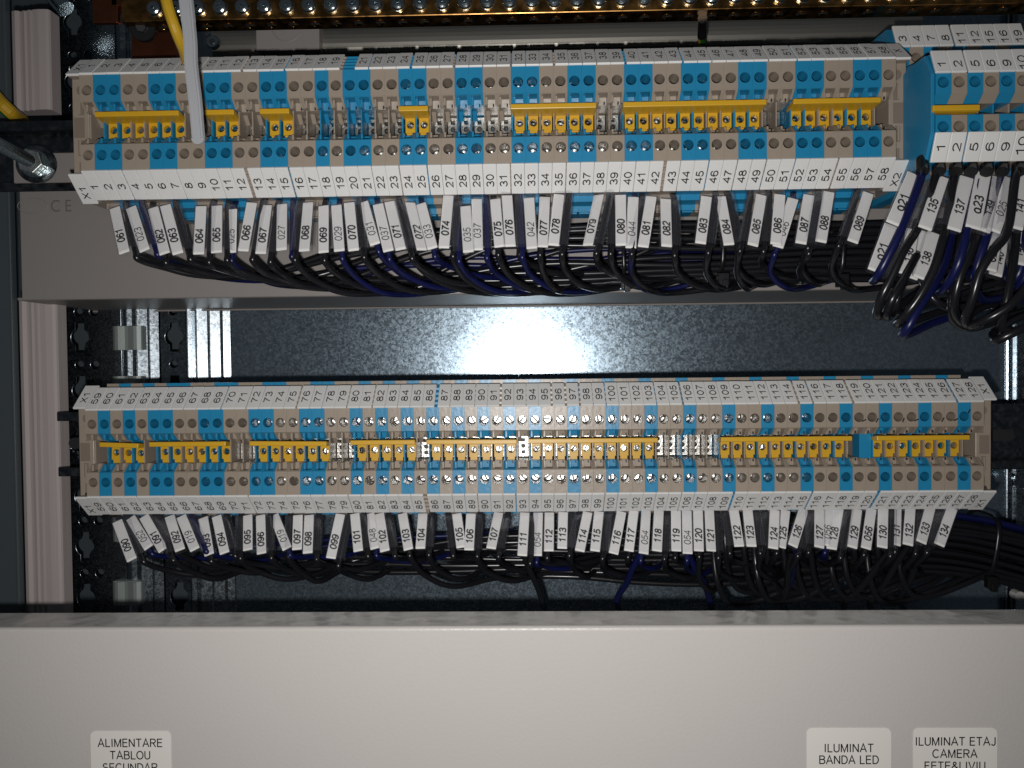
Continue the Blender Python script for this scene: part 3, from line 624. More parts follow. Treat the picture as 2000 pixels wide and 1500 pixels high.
# ================================================================== double-level terminals (X2 strip)
Y2F, Y2R = -49.0, -14.0
p1 = at(1843, 160, Y2F); X2_0 = p1.x; zu = at(1847, 160, Y2F).z; zl = at(1847, 247, Y2F).z
Z2 = (zu+zl)/2; hs = (zu-zl)/2
zf_u = at(1847, 143, Y2F).z-Z2; zf_l = at(1847, 258, Y2F).z-Z2
zr_face0 = at(1790, 128, Y2R).z-Z2; zr_tag0 = at(1790, 92, Y2R).z-Z2; zr_tag1 = at(1790, 50, Y2R+5).z-Z2
def dbl_housing(m, name):
    b = MB(); zi = hs-4.6
    pr = [(0, zf_u), (0, zi), (3.5, zi-3.2), (16, zi-3.2), (16, -zi+1.5), (3.5, -zi+1.5), (0, -zi), (0, zf_l), (0.9, zf_l), (5.4, zf_l-11.0), (17, zf_l-12), (17, zf_l-15), (40, zf_l-18), (64, zf_l-18),
          (64, zr_tag1+1), (44, zr_tag1), (Y2R-Y2F+1, zr_tag0+0.1), (Y2R-Y2F, zr_tag0), (Y2R-Y2F, zr_face0-3), (17, zf_u+10.5), (5.4, zf_u+9.5), (0.9, zf_u)]
    n = len(pr); b.add([(-HW, y, z) for y, z in pr], [tuple(range(n))], m); b.add([(HW, y, z) for y, z in pr], [tuple(range(n))], m)
    for i in range(n):
        (ya, za_), (yb, zb_) = pr[i], pr[(i+1) % n]
        if i == 0: b.holed(-HW, HW, zi, zf_u, 0, 0, hs, 2.3, 12, m, M_DARK)
        elif i == 6: b.holed(-HW, HW, zf_l, -zi, 0, 0, -hs, 2.3, 12, m, M_DARK)
        elif i == 17: b.holed(-HW, HW, zr_face0-3, zr_tag0, Y2R-Y2F, 0, (zr_face0-3+zr_tag0)/2+1, 2.3, 12, m, M_DARK)
        else: b.quad((-HW, ya, za_), (HW, ya, za_), (HW, yb, zb_), (-HW, yb, zb_), m)
    b.box(-HW+0.02, -HW+0.8, 5.0, 16.4, -zi, zi-2, m)
    for k in range(7): z = zf_l-13-0*k; b.box(-HW-0.5, -HW, 8+k*3.2, 9.6+k*3.2, zf_l-11-k*0.6, zf_l-8-k*0.6, m)
    return b.mesh(name)
DH = {'blue': dbl_housing(M_BLUE, 'housing'), 'beige': dbl_housing(M_BEIGE, 'housing')}
fr = [1, 2, 5, 6, 9, 10, 13, 14, 17]; rr = [3, 4, 7, 8, 11, 12, 15, 16, 19]
for i, (a, c) in enumerate(zip(fr, rr)):
    cn = 'blue' if i % 2 == 0 else 'beige'; X = X2_0+i*6.33
    ro = empty('double_terminal_block', (X, Y2F+64, Z2)); ro.scale = (1.035, 1, 1); tag(ro, '%s two level terminal block with front tags %s and rear tag %s' % (cn, words(a), words(c)), 'terminal block', 'two level terminal blocks at the upper right')
    link('housing', DH[cn], ro, (0, -64, 0))
    for z in (hs, -hs):
        o = link('clamp_screw', SCR, ro, (0, -64+10, z)); o.rotation_euler = (0, random.uniform(0, 3), 0)
    o = link('clamp_screw', SCR, ro, (0, -64+Y2R-Y2F+9, (zr_face0-3+zr_tag0)/2+1)); o.rotation_euler = (0, random.uniform(0, 3), 0)
    for s_, zz, dz in ((1, zf_u, 10.3), (-1, -zf_l, 11.0)):
        me = tag_mesh('marker_tag', str(a), s_, -0.3 if i < 2 else 0.2, z0=zz+0.1, y0=-0.4, dz=dz, dy=4.4, w_=6.0, cap=3.1, tpos=0.35 if s_ > 0 else 0.5); link('marker_tag', me, ro, (0, -64, 0))
    me = tag_mesh('marker_tag', str(c), 1, 0.5 if i < 4 else 1.2, z0=zr_tag0+0.1, y0=Y2R-Y2F-0.4, dz=zr_tag1-zr_tag0-0.5, dy=5, w_=5.95, cap=3.1, tpos=0.35); link('marker_tag', me, ro, (0, -64, 0))
# blue end plate of the double strip
b = MB(); X = X2_0-HW*1.035-1.6
zi = hs-4.6
def ZP(px, py, Y): return at(px, py, Y).z-Z2
pr = [(0.4, zf_u), (0.4, zf_l), (5.6, zf_l-10.5), (16, zf_l-12), (20, zf_l-14), (62, zf_l-14), (62, zf_u-4), (20, zf_u+9.6), (5.6, zf_u+9.3)]
b.prism(pr, -0.75, 0.75, M_BLUE)
tag(b.build('end_plate', bevel=0.25, loc=(X+0.7, Y2F, Z2)), 'large flat blue end plate at the left of the two level terminals', 'end plate')
for y0 in (0,):
    b = MB()
    for k in range(5): b.box(-0.5, 0.3, 3+k*3.0, 4.3+k*3.0, zf_l-9-k*0.4, zf_l-5, M_BLUE)
# yellow jumper on it
b = MB(); b.prism([(-0.8, 1.4), (-0.8, -0.8), (0.6, -1.2), (9, -1.6), (9, 0.2), (0.6, 1.6)], -4.6, 14.2, M_YEL)
for k in range(3): b.box(k*6.33-1.8, k*6.33+1.8, 7.5, 9, -5.5, -1.3, M_YEL)
tag(b.build('jumper_bar', bevel=0.3, seg=2, loc=(X2_0, Y2F, at(1847, 213, Y2F).z)), 'short yellow jumper bar on the two level terminals at the upper right', 'jumper bar', 'yellow jumper bars')

# ================================================================== brass earth bar
BY = -17.0; zb0 = at(1035, 26, BY).z; s_b = 10.05
x_s0 = at(303, 24, BY).x; xL = at(236, 40, BY).x
bar = empty('earth_bar', (xL, BY+12, zb0)); tag(bar, 'long brass earthing bar with a row of screws across the top', 'earth bar')
b = MB(); XR = 330
b.box(xL, XR, BY, BY+12, zb0, zb0+12, M_BRASS)
me = b.mesh('brass_body', bevel=0.4, seg=2); rel(me, bar); link('brass_body', me, bar)
# screw
def earth_screw():
    b = MB(); n = 20; prof = [(0.0, 3.3), (-1.2, 3.3), (-2.1, 2.9), (-2.6, 2.2), (-2.75, 1.5)]
    for (ya, ra), (yb, rb) in zip(prof[:-1], prof[1:]):
        A = [(ra*math.cos(2*math.pi*i/n), ya, ra*math.sin(2*math.pi*i/n)) for i in range(n)]; B = [(rb*math.cos(2*math.pi*i/n), yb, rb*math.sin(2*math.pi*i/n)) for i in range(n)]
        b.add(A+B, [(i, (i+1) % n, n+(i+1) % n, n+i) for i in range(n)], M_ZINC, True)
    # star recess
    R = [(1.5*math.cos(2*math.pi*i/n), -2.75, 1.5*math.sin(2*math.pi*i/n)) for i in range(n)]
    S = [((1.25 if i % 5 == 0 else 0.55)*math.cos(2*math.pi*i/n), -2.7, (1.25 if i % 5 == 0 else 0.55)*math.sin(2*math.pi*i/n)) for i in range(n)]
    D = [(x*0.5, -1.3, z*0.5) for x, y, z in S]
    b.add(R+S, [(i, (i+1) % n, n+(i+1) % n, n+i) for i in range(n)], M_ZINC); b.add(S+D, [(i, (i+1) % n, n+(i+1) % n, n+i) for i in range(n)], M_ZINC); b.add(D, [tuple(range(n))], M_ZINC)
    b.cyl((0, 0, 0), YH, 3.4, -0.3, M_ZINC); return b.mesh('bar_screw')
ES = earth_screw()
b = MB(); n = 18
rim = [(2.5*math.cos(2*math.pi*i/n), 2.5*math.sin(2*math.pi*i/n)) for i in range(n)]
b.add([(x, y, -0.06) for x, y in rim]+[(x*0.86, y*0.86, 0.9) for x, y in rim], [(i, (i+1) % n, n+(i+1) % n, n+i) for i in range(n)], M_BRASSB, True)
b.add([(x*0.87, y*0.87, -0.05) for x, y in rim], [tuple(range(n))], M_DARK)
b.cyl((0.3, 1.0, -0.35), ZH, 1.25, 0.9, M_BRASSB, r2=0.7); HOLE = b.mesh('wire_hole')
k = 0; x = x_s0-s_b
while x < 250:
    if x > x_s0-1:
        o = link('bar_screw', ES, bar); o.location = (Vector((x, BY-0.05, zb0+5.2)) * MM)-bar.location; o.rotation_euler = (random.uniform(-.06, .06), random.uniform(0, 1.5), random.uniform(-.06, .06))
        o = link('wire_hole', HOLE, bar); o.location = (Vector((x+1.0, BY+6.2, zb0-0.02)) * MM)-bar.location; o.rotation_euler = (0, 0, random.uniform(-.4, .4))
    x += s_b
# copper strap + thumb screw + fixing screw at the left
p = at(292, 92, 10); b = MB(); b.box(p.x-8, p.x+14, 8, 12, p.z-7, p.z+14, M_COPPER); b.box(p.x-18, p.x-6, -8, -5, at(260, 30, -8).z-3, at(260, 0, -8).z+6, M_COPPER)
b.box(p.x-9, p.x+4, -8, 12, p.z+12, p.z+15, M_COPPER)
tag(b.build('copper_strap', bevel=0.4), 'reddish copper strap under the left end of the brass bar', 'copper strap')
p = at(283, 56, -8); b = MB(); ax = Vector((0.1, -1, -0.25)).normalized(); b.cyl(p, ax, 6.0, 4.0, M_TIE, n=28, smooth=False); b.cyl(p+ax*4, ax, 2.6, 1.5, M_DARK, n=6, smooth=False)
for k_ in range(36):
    an = 2*math.pi*k_/36; q = p+XH*(6.0*math.cos(an))+(ax.cross(XH).normalized())*(6.0*math.sin(an))+ax*1.6; b.obox(q, XH*0.28, ax*1.4, ZH*0.28, M_COLUMN)
tag(b.build('thumb_screw', bevel=0.3), 'dark knurled thumb screw at the left end of the brass bar', 'screw')
p = at(417, 84, 50); b = MB(); b.cyl(p, Vector((0, -1, 0)), 3.9, 2.0, M_ZINC, r2=2.9); b.cyl(p+Vector((0, -2, 0)), Vector((0, -1, 0)), 1.6, 0.4, M_DARK, n=6)
tag(b.build('fixing_screw'), 'shiny round head screw on the silver cover strip', 'screw')
# wire with green-yellow sleeve under the bar at x=1370
a = at(1372, 36, BY+6); c = at(1371, 62, 6); d = at(1371, 84, 22); e = at(1371, 108, 45)
def stripes(b, pts, r, n=12, frac=0.4, phase=0.0):
    pts = catmull(pts, 8); rings = []; up = Vector((0, -1, 0.2)); 
    for i, p in enumerate(pts):
        t = (pts[min(i+1, len(pts)-1)]-pts[max(i-1, 0)]).normalized(); a_ = (up-t*up.dot(t)).normalized(); b_ = t.cross(a_); up = a_
        rings.append([p+a_*math.cos(2*math.pi*k_/n+phase)*r+b_*math.sin(2*math.pi*k_/n+phase)*r for k_ in range(n)])
    for i in range(len(pts)-1):
        for k_ in range(n):
            b.quad(rings[i][k_], rings[i][(k_+1) % n], rings[i+1][(k_+1) % n], rings[i+1][k_], M_GREEN if k_ < n*frac else M_YELW, True)
b = MB(); stripes(b, [c, d, e], 1.9, frac=0.6, phase=-1.3); ro = b.build('earth_wire'); tag(ro, 'short green and yellow wire with black tip hanging from the brass bar', 'wire')
b = MB(); b.tube(catmull([a, (a+c)/2, c+Vector((0, .3, -2))], 5), 2.15, M_TIE, n=12); b.build('black_ferrule', ro)
# thicker green/yellow cable at the top left, in front of the bar
b = MB(); stripes(b, [at(318, -30, -45), at(330, 20, -45), at(346, 66, -42), at(362, 108, -30), at(366, 150, -5)], 2.35, frac=0.35, phase=1.75)
tag(b.build('earth_wire'), 'thick yellow and green wire passing behind the grey cable tie tail', 'wire')
b = MB(); stripes(b, [at(-30, 165, 40), at(-5, 195, 40), at(18, 218, 42), at(42, 236, 60)], 3.9, frac=0.5, phase=0.7)
tag(b.build('earth_wire'), 'thick green and yellow wire at the left edge beside the ribbed strip', 'wire')
# grey cable tie tail
TY = -78
path = catmull([at(358, -40, TY), at(366, 30, TY), at(371, 80, TY), at(373, 130, TY), at(381, 200, TY), at(387, 270, TY)], 10)
b = MB(); N = len(path); sec = []
for i, p in enumerate(path):
    t = (path[min(i+1, N-1)]-path[max(i-1, 0)]).normalized(); u = Vector((t.z, 0, -t.x)); hw = 2.55 if i > 12 else 2.7
    if i > N-8: hw = 2.45
    for (sx, sy) in ((-1, 0.35), (-0.86, -0.45), (-0.6, -0.5), (-0.5, -0.35), (0.5, -0.35), (0.6, -0.5), (0.86, -0.45), (1, 0.35)): sec.append(p+u*(-sx*hw)+YH*sy*1.6)
n = 8
b.add(sec, [(i*n+k_, i*n+(k_+1) % n, (i+1)*n+(k_+1) % n, (i+1)*n+k_) for i in range(N-1) for k_ in range(n)]+[tuple(range(n))], M_NYLON)
e = path[-1]; t = (path[-1]-path[-3]).normalized(); u = Vector((t.z, 0, -t.x))
cap = [e+u*(2.45*math.cos(a))+t*(2.4*math.sin(a)) for a in [i*math.pi/10 for i in range(11)]]
b.add([c_+YH*-0.6 for c_ in cap]+[c_+YH*0.5 for c_ in cap], [tuple(range(11)), tuple(range(21, 10, -1))]+[(i, i+1, 12+i, 11+i) for i in range(10)], M_NYLON)
tag(b.build('cable_tie_tail'), 'light grey nylon cable tie tail hanging in front of the upper row', 'cable tie')

# bolt at the left: threaded rod, nut, washer
b = MB(); a = at(-25, 270, -42); c = at(72, 322, 2); dirv = (c-a).normalized()
L = (c-a).length; k_ = int(L/0.55); bolt = empty('threaded_bolt', c); tag(bolt, 'zinc threaded rod with nut and washer at the left end of the upper rail', 'bolt')
prv = None; u = dirv.orthogonal().normalized(); w2 = dirv.cross(u); n = 14; rings = []
for i in range(k_+1):
    r = 2.75+(0.28 if i % 2 else -0.2); p = a+dirv*(L*i/k_); rings += [p+u*r*math.cos(2*math.pi*j/n)+w2*r*math.sin(2*math.pi*j/n) for j in range(n)]
b.add(rings, [(i*n+j, i*n+(j+1) % n, (i+1)*n+(j+1) % n, (i+1)*n+j) for i in range(k_) for j in range(n)], M_ZINC)
me = b.mesh('threaded_rod'); rel(me, bolt); link('threaded_rod', me, bolt)
b = MB(); b.cyl(c-dirv*8, dirv, 6.0, 5, M_NUT, n=6, smooth=False); me = b.mesh('nut', bevel=0.4, seg=2); rel(me, bolt); link('nut', me, bolt)
b = MB(); b.cyl(c-dirv*3, dirv, 6.6, 1.6, M_ZINC, n=28); b.cyl(c-dirv*1.3, dirv, 9.0, 1.4, M_RAIL, n=28); me = b.mesh('washer'); rel(me, bolt); link('washer', me, bolt)
# grey bracket pieces around the bolt
b = MB(); x0, x1, z0, z1 = rect_px(26, 300, 150, 356, 13.5); b.box(x0, x1+6, 13, 14.6, z0, z1, M_GREY)
tag(b.build('rail_bracket', bevel=0.4), 'grey steel bracket behind the threaded rod', 'bracket')
# screw glints behind lower row left
p = at(137, 870, 98); b = MB(); b.cyl(p, Vector((0.5, -1, 0.3)), 4.6, 5, M_ZINC, n=10, r2=3.2, smooth=False); b.tube([p+Vector((-3, -4, 6)), p+Vector((2, -5, -5))], 1.3, M_ZINC)
tag(b.build('fixing_screw'), 'shiny crooked screw behind the left end of the lower rail', 'screw')
# shiny bar end at the top left
a = at(95, -20, 80); c = at(128, 18, 80); b = MB(); b.tube([a, c], 5.2, M_ZINC, n=16); tag(b.build('steel_rod'), 'shiny steel rod end at the top left above the keyholes', 'rod')

# ================================================================== wire markers and wires
# text, top x,y, bottom x,y, bold, wire side (-1 left, 0 behind, 1 right)
TOPS = [
('061',224,406,243,494,1,1),('023',256,405,283,490,0,1),('062',299,406,322,496,1,0),('063',323,401,348,496,1,1),('064',393,403,388,497,1,1),('065',424,402,423,494,1,1),
('025',453,409,451,494,0,0),('066',492,396,475,491,1,1),('067',521,401,509,496,1,1),('027',551,399,550,489,0,1),('068',602,396,594,491,1,-1),('069',632,402,632,494,1,0),
('029',657,401,663,491,0,0),('070',682,396,691,490,1,1),('031',709,395,733,478,0,0),('037',738,399,759,491,0,0),('071',761,394,783,488,1,1),('072',801,396,824,489,1,-1),
('033',822,398,845,486,0,0),('074',876,382,867,485,1,1),('035',909,403,915,493,0,-1),('037',931,389,933,489,0,1),('075',967,389,976,483,1,0),('076',990,382,997,482,1,1),
('042',1033,387,1039,486,0,-1),('077',1064,385,1060,483,1,0),('078',1092,380,1081,480,1,1),('079',1170,381,1148,480,1,1),('080',1212,381,1213,480,1,-1),('044',1237,385,1232,485,0,0),
('081',1272,384,1256,483,1,-1),('082',1300,389,1302,482,1,1),('083',1380,384,1368,476,1,1),('084',1407,384,1424,479,1,1),('085',1487,381,1470,480,1,-1),('086',1523,380,1515,478,1,-1),
('046',1549,388,1519,483,0,0),('087',1580,381,1564,476,1,1),('088',1619,375,1603,473,1,-1),('089',1696,377,1665,473,1,-1)]
BOTS = [
('090',229,1018,258,1094,1,1),('052',255,1011,291,1070,0,0),('091',281,1008,319,1075,1,1),('092',331,1008,352,1075,1,-1),('019',354,1008,381,1074,0,1),('093',397,1011,409,1084,1,0),
('094',423,1008,439,1081,1,1),('095',484,1006,484,1075,1,-1),('096',509,1006,511,1082,1,1),('019',535,1006,561,1072,0,0),('097',582,1006,580,1074,1,-1),('098',604,1006,601,1081,1,1),
('099',665,1004,646,1091,1,1),('101',693,1003,700,1077,1,1),('048',722,1003,733,1072,0,0),('102',741,1003,752,1077,1,1),('103',786,1003,798,1074,1,0),('104',826,1003,821,1072,1,1),
('105',892,1003,901,1070,1,-1),('106',920,1003,916,1075,1,1),('107',974,1001,959,1072,1,1),('111',1025,1001,1020,1086,1,1),('054',1051,1001,1049,1086,0,0),('112',1073,1001,1072,1077,1,0),
('113',1100,1000,1098,1072,1,1),('114',1148,1000,1132,1077,1,-1),('115',1170,999,1162,1077,1,1),('116',1214,999,1198,1082,1,-1),('117',1238,997,1228,1077,1,0),('054',1262,997,1257,1082,0,0),
('118',1287,997,1283,1077,1,1),('119',1320,997,1321,1077,1,0),('054',1341,997,1343,1082,0,0),('120',1363,996,1365,1077,1,0),('121',1385,996,1389,1077,1,1),('122',1433,996,1444,1068,1,-1),
('123',1460,996,1468,1068,1,1),('124',1513,996,1510,1072,1,-1),('125',1534,996,1525,1070,1,0),('126',1570,994,1548,1067,1,1),('127',1600,994,1600,1070,1,-1),('056',1619,994,1613,1066,0,0),
('128',1638,994,1624,1073,1,1),('129',1674,994,1664,1070,1,-1),('056',1702,993,1691,1072,1,0),('130',1725,992,1723,1070,1,1),('131',1751,991,1749,1065,1,0),('132',1778,991,1773,1065,1,1),
('133',1817,991,1799,1060,1,1),('134',1860,992,1834,1065,1,-1)]
ORD = ['first', 'second', 'third']
def marker(st, P0, P1, bold, side, label, group, tw=4.75, hand=False, rot=0.0, tpos=0.63):
    P0 = Vector(P0); P1 = Vector(P1); t = (P1-P0).normalized(); L = (P1-P0).length
    ro = empty('wire_marker', P0); tag(ro, label, 'wire marker', group)
    u = XH-t*XH.dot(t); u.normalize(); n_ = u.cross(t); 
    if n_.y > 0: n_ = -n_
    if rot:
        R = Matrix.Rotation(rot, 3, t); u = R @ u; n_ = R @ n_
    b = MB(); c = (P0+P1)/2-P0; b.obox(c, u*(tw/2), t*(L/2), n_*0.45, M_CARD)
    me = b.mesh('name_card', bevel=0.3, seg=2)
    if st:
        tb = MB(); tb.mats = [M_CARD]; o = t*(L*tpos)+n_*0.52
        tb.stroke(st, o, -t, -u, 3.15 if not hand else 3.4, M_INK, adv=2.45 if not hand else 2.9, wt=0.21 if bold else 0.125, italic=0.12 if not hand else random.uniform(-.1, .2))
        bm = bmesh.new(); bm.from_mesh(me); me.materials.append(M_INK); me2 = tb.mesh('x'); bm.from_mesh(me2); bm.to_mesh(me); bm.free(); bpy.data.meshes.remove(me2)
    link('name_card', me, ro)
    # clear sleeve: rounded section round the card and the wire
    x0, x1 = (-tw/2-0.5, tw/2+0.5)
    if side > 0: x1 += 3.7
    if side < 0: x0 -= 3.7
    d0, d1 = 1.0, -3.6; sec = []; r = random.choice((0.9, 0.9, 1.7, 2.2)) if st not in ('074', '078', '079', '044', '081', '086', '128', '037', '025') else 2.25
    for (sx, sy, a0) in ((x1-r, d0-r, 0), (x0+r, d0-r, 90), (x0+r, d1+r, 180), (x1-r, d1+r, 270)):
        for k_ in range(5):
            a = math.radians(a0+k_*22.5); sec.append((sx+r*math.cos(a), sy+r*math.sin(a)))
    n = len(sec); V = []
    for q in (-2.2, L*0.5, L-0.7):
        V += [t*q+u*x+n_*y for x, y in sec]
    b = MB(); b.add(V, [(i*n+k_, i*n+(k_+1) % n, (i+1)*n+(k_+1) % n, (i+1)*n+k_) for i in range(2) for k_ in range(n)], M_CLEAR, True)
    b.build('clear_sleeve', ro)
    off = {1: tw/2+1.9, -1: -tw/2-1.9, 0: random.uniform(-1, 1)}[side]
    return P0+u*off-n_*1.9, P1+u*off-n_*1.9, t
def wire(pts, r, m, label, group, n=9, sub=7):
    b = MB(); b.tube(catmull(pts, sub), r, m, n=n); o = b.build('wire'); tag(o, label, 'wire', group); return o

def lane_top(x, row):          # z of the bundle lane for the upper row; x,z in mm
    return 67.0-row*3.25+2.0*math.sin(x/60.0+row*0.7)*(1-min(1, max(0, (x-60)/120)))
def lane_bot(x, row):
    base = -90.0-row*(3.0+0.45*min(1, max(0, (x-20)/60)))
    if x > 150: base += 0.0
    arch = -((x-205)**2)/900.0 if x > 150 else 0
    arch = 8*math.exp(-((x-190)/70.0)**2)-0.0
    fall = -((x-215)**2)/420.0 if x > 215 else 0
    return base+arch+fall+1.5*math.sin(x/50.0+row)
import itertools
def run(list_, row):
    top = row == 'top'; Yr = T_Y if top else B_Y; seen = {}
    cnt = {}
    for e in list_: cnt[e[0]] = cnt.get(e[0], 0)+1
    nl = len(list_)
    # lanes: (vertical row, depth layer), shuffled but with the back layers first
    lanes = [(r_, l_) for l_ in range(6) for r_ in range(9)]
    lanes = lanes[:nl+4]; rnd = random.Random(5 if top else 9)
    back = lanes[:]; rnd.shuffle(back); back.sort(key=lambda q: -q[1]+rnd.uniform(-1.6, 1.6))
    nblue = [i for i, e in enumerate(list_) if not e[5]]; rest = [i for i, e in enumerate(list_) if e[5]]
    order = {}; bk = back[:]; bk = bk[:len(bk)]
    want = (3, 4, 5, 6) if top else (0, 1, 2)
    deep = sorted(bk, key=lambda q: (q[0] not in want, q[1]))[:len(nblue)]; rnd.shuffle(deep)
    for i in nblue: q = deep.pop(); order[i] = q; bk.remove(q)
    for i in rest: order[i] = bk.pop(0)
    for i, (st, tx, ty, bx, by, bold, side) in enumerate(list_):
        Y0, Y1 = (Yr+11, Yr+3) if top else (Yr+14, Yr+4)
        Y0 += random.uniform(-1, 1.5); Y1 += random.uniform(-1.5, 1.5)
        if side == 0: Y0 += 1.5; Y1 += 1.8
        P0, P1 = at(tx, ty, Y0), at(bx, by, Y1)
        if cnt[st] > 1:
            k_ = seen.get(st, 0); seen[st] = k_+1
            Xf = XT if top else XB; rng = range(1, 59) if top else range(59, 129); near = min(rng, key=lambda q: abs(Xf(q)-P0.x))
            lab = 'white sleeve tag printed %s, %s, hanging below terminal %s' % (st, spell(st), words(near)); wl = '%s wire in the sleeve tag %s below terminal %s' % ('blue' if not bold else 'black', st, words(near))
        else:
            lab = 'white sleeve tag printed %s, %s, below the %s terminal row' % (st, spell(st), 'upper' if top else 'lower'); wl = '%s wire leaving the sleeve tag printed %s, %s' % ('blue' if not bold else 'black', st, spell(st))
        if not top and st == '056' and bold: lab += ''
        A, B, t = marker(st, P0, P1, bool(bold), side, lab, 'sleeve tags of the %s row' % ('upper' if top else 'lower'), rot=random.uniform(-.12, .12) if st not in ('079', '128', '072') else 0.45*(1 if st != '072' else -1))
        r_, l_ = order[i]; r = 1.47 if bold else 1.35
        if top:
            yl = 27.0-l_*3.3; lane = lane_top
        else:
            yl = 60.0-l_*3.4; lane = lane_bot
        zl = lane(B.x+60, r_)
        drop = {True: [0], False: [0]}[top][0]
        rr_ = rnd.random()
        zb_ = B.z-(9+rr_*11 if top else 8+rr_*13)
        zdip = min(zb_, lane(B.x+30, r_)) if rr_ > .45 else min(zb_, zl+2)
        if top: zdip = max(zdip, 34.5+9*min(1, max(0, (-110-B.x)/40)))
        else: zdip = max(zdip, -122)
        if not bold and i % 4: zdip = max(zdip, lane(B.x+30, r_)-1.0) if B.z-9 > lane(B.x+30, r_)-1.0 else zdip
        pts = [A-t*9+YH*5, A-t*3.5+YH*1.5, A, (A+B)/2, B, B+t*4+YH*1.2]
        y_mid = B.y+(yl-B.y)*0.5
        span = 12+rnd.random()*14
        pts.append(Vector((B.x+t.x*8+span*0.18, B.y+(yl-B.y)*0.25, B.z+(zdip-B.z)*0.62)))
        pts.append(Vector((B.x+t.x*8+span*0.75, y_mid, zdip+0.6)))
        pts.append(Vector((B.x+t.x*8+span*1.7, yl, zdip+0.2*(lane(B.x+30, r_)-zdip))))
        xx = B.x+t.x*8+span*1.7+38; end = 262 if top else 275; w0 = 0.75
        while xx < end:
            pts.append(Vector((xx, yl+rnd.uniform(-.7, .7), lane(xx, r_)*w0+zdip*(1-w0)+rnd.uniform(-.5, .5)))); w0 = 1.0; xx += 34
        if len(pts) > 9: pts.append(Vector((end+8, yl, lane(end+8, r_))))
        wire(pts, r, M_BLACKW if bold else M_BLUEW, wl, 'wires of the %s row' % ('upper' if top else 'lower'))
run(TOPS, 'top'); run(BOTS, 'bot')
# short loop of the 023 wire
# ---- wires and tags of the two level terminals (pixel guide, depth mm)
SY = -47
HS = [('Q21',1786,340,1744,438,1,1,SY,True),('135',1840,345,1806,447,1,-1,SY,False),('137',1888,346,1863,450,1,-1,SY,False),('Q23',1921,338,1900,446,1,1,SY,True),
      ('139',1947,346,1920,452,1,1,SY+4,False),('025',1975,349,1940,452,0,0,SY+1,False),('141',2000,343,1984,447,1,-1,SY-1,False),
      ('Q21',1741,440,1708,530,1,1,SY+12,True),('136',1782,448,1768,536,1,0,SY+18,False),('021',1806,452,1778,543,1,0,SY+20,True),('138',1824,455,1796,544,1,0,SY+17,False),
      ('023',1945,455,1932,528,1,0,SY+20,True),('140',1958,462,1944,538,1,0,SY+24,False),('144',1990,452,1988,516,1,0,SY+12,False)]
hl = {0: 'white sleeve tag handwritten Q21 nearest the X2 bracket', 1: 'white sleeve tag printed 135 right of the handwritten Q21', 2: 'white sleeve tag printed 137 under the two level terminals',
      3: 'white sleeve tag handwritten Q23 under the two level terminals', 4: 'white sleeve tag printed 139 right of the handwritten Q23', 5: 'glossy sleeve tag printed 025 at the right between 139 and 141',
      6: 'white sleeve tag printed 141 at the right edge', 7: 'white sleeve tag half hidden behind a blue wire under the handwritten Q21', 8: 'white sleeve tag at the far left of the lower tier, left of 021',
      9: 'white sleeve tag handwritten 021 in the lower tier beside 138', 10: 'white sleeve tag printed 138 in the lower tier', 11: 'white sleeve tag handwritten 023 hanging low behind a black wire',
      12: 'white sleeve tag mostly hidden behind the handwritten 023', 13: 'white sleeve tag printed 144 low at the right edge'}
for i, (st, tx, ty, bx, by, bold, side, Y, hand) in enumerate(HS):
    marker(st, at(tx, ty, Y+5), at(bx, by, Y-3), True if hand or bold else False, side, hl[i], 'sleeve tags of the two level terminals', tw=5.5 if not hand else 6.0, hand=hand, tpos=0.58)
K, Bl = M_BLACKW, M_BLUEW
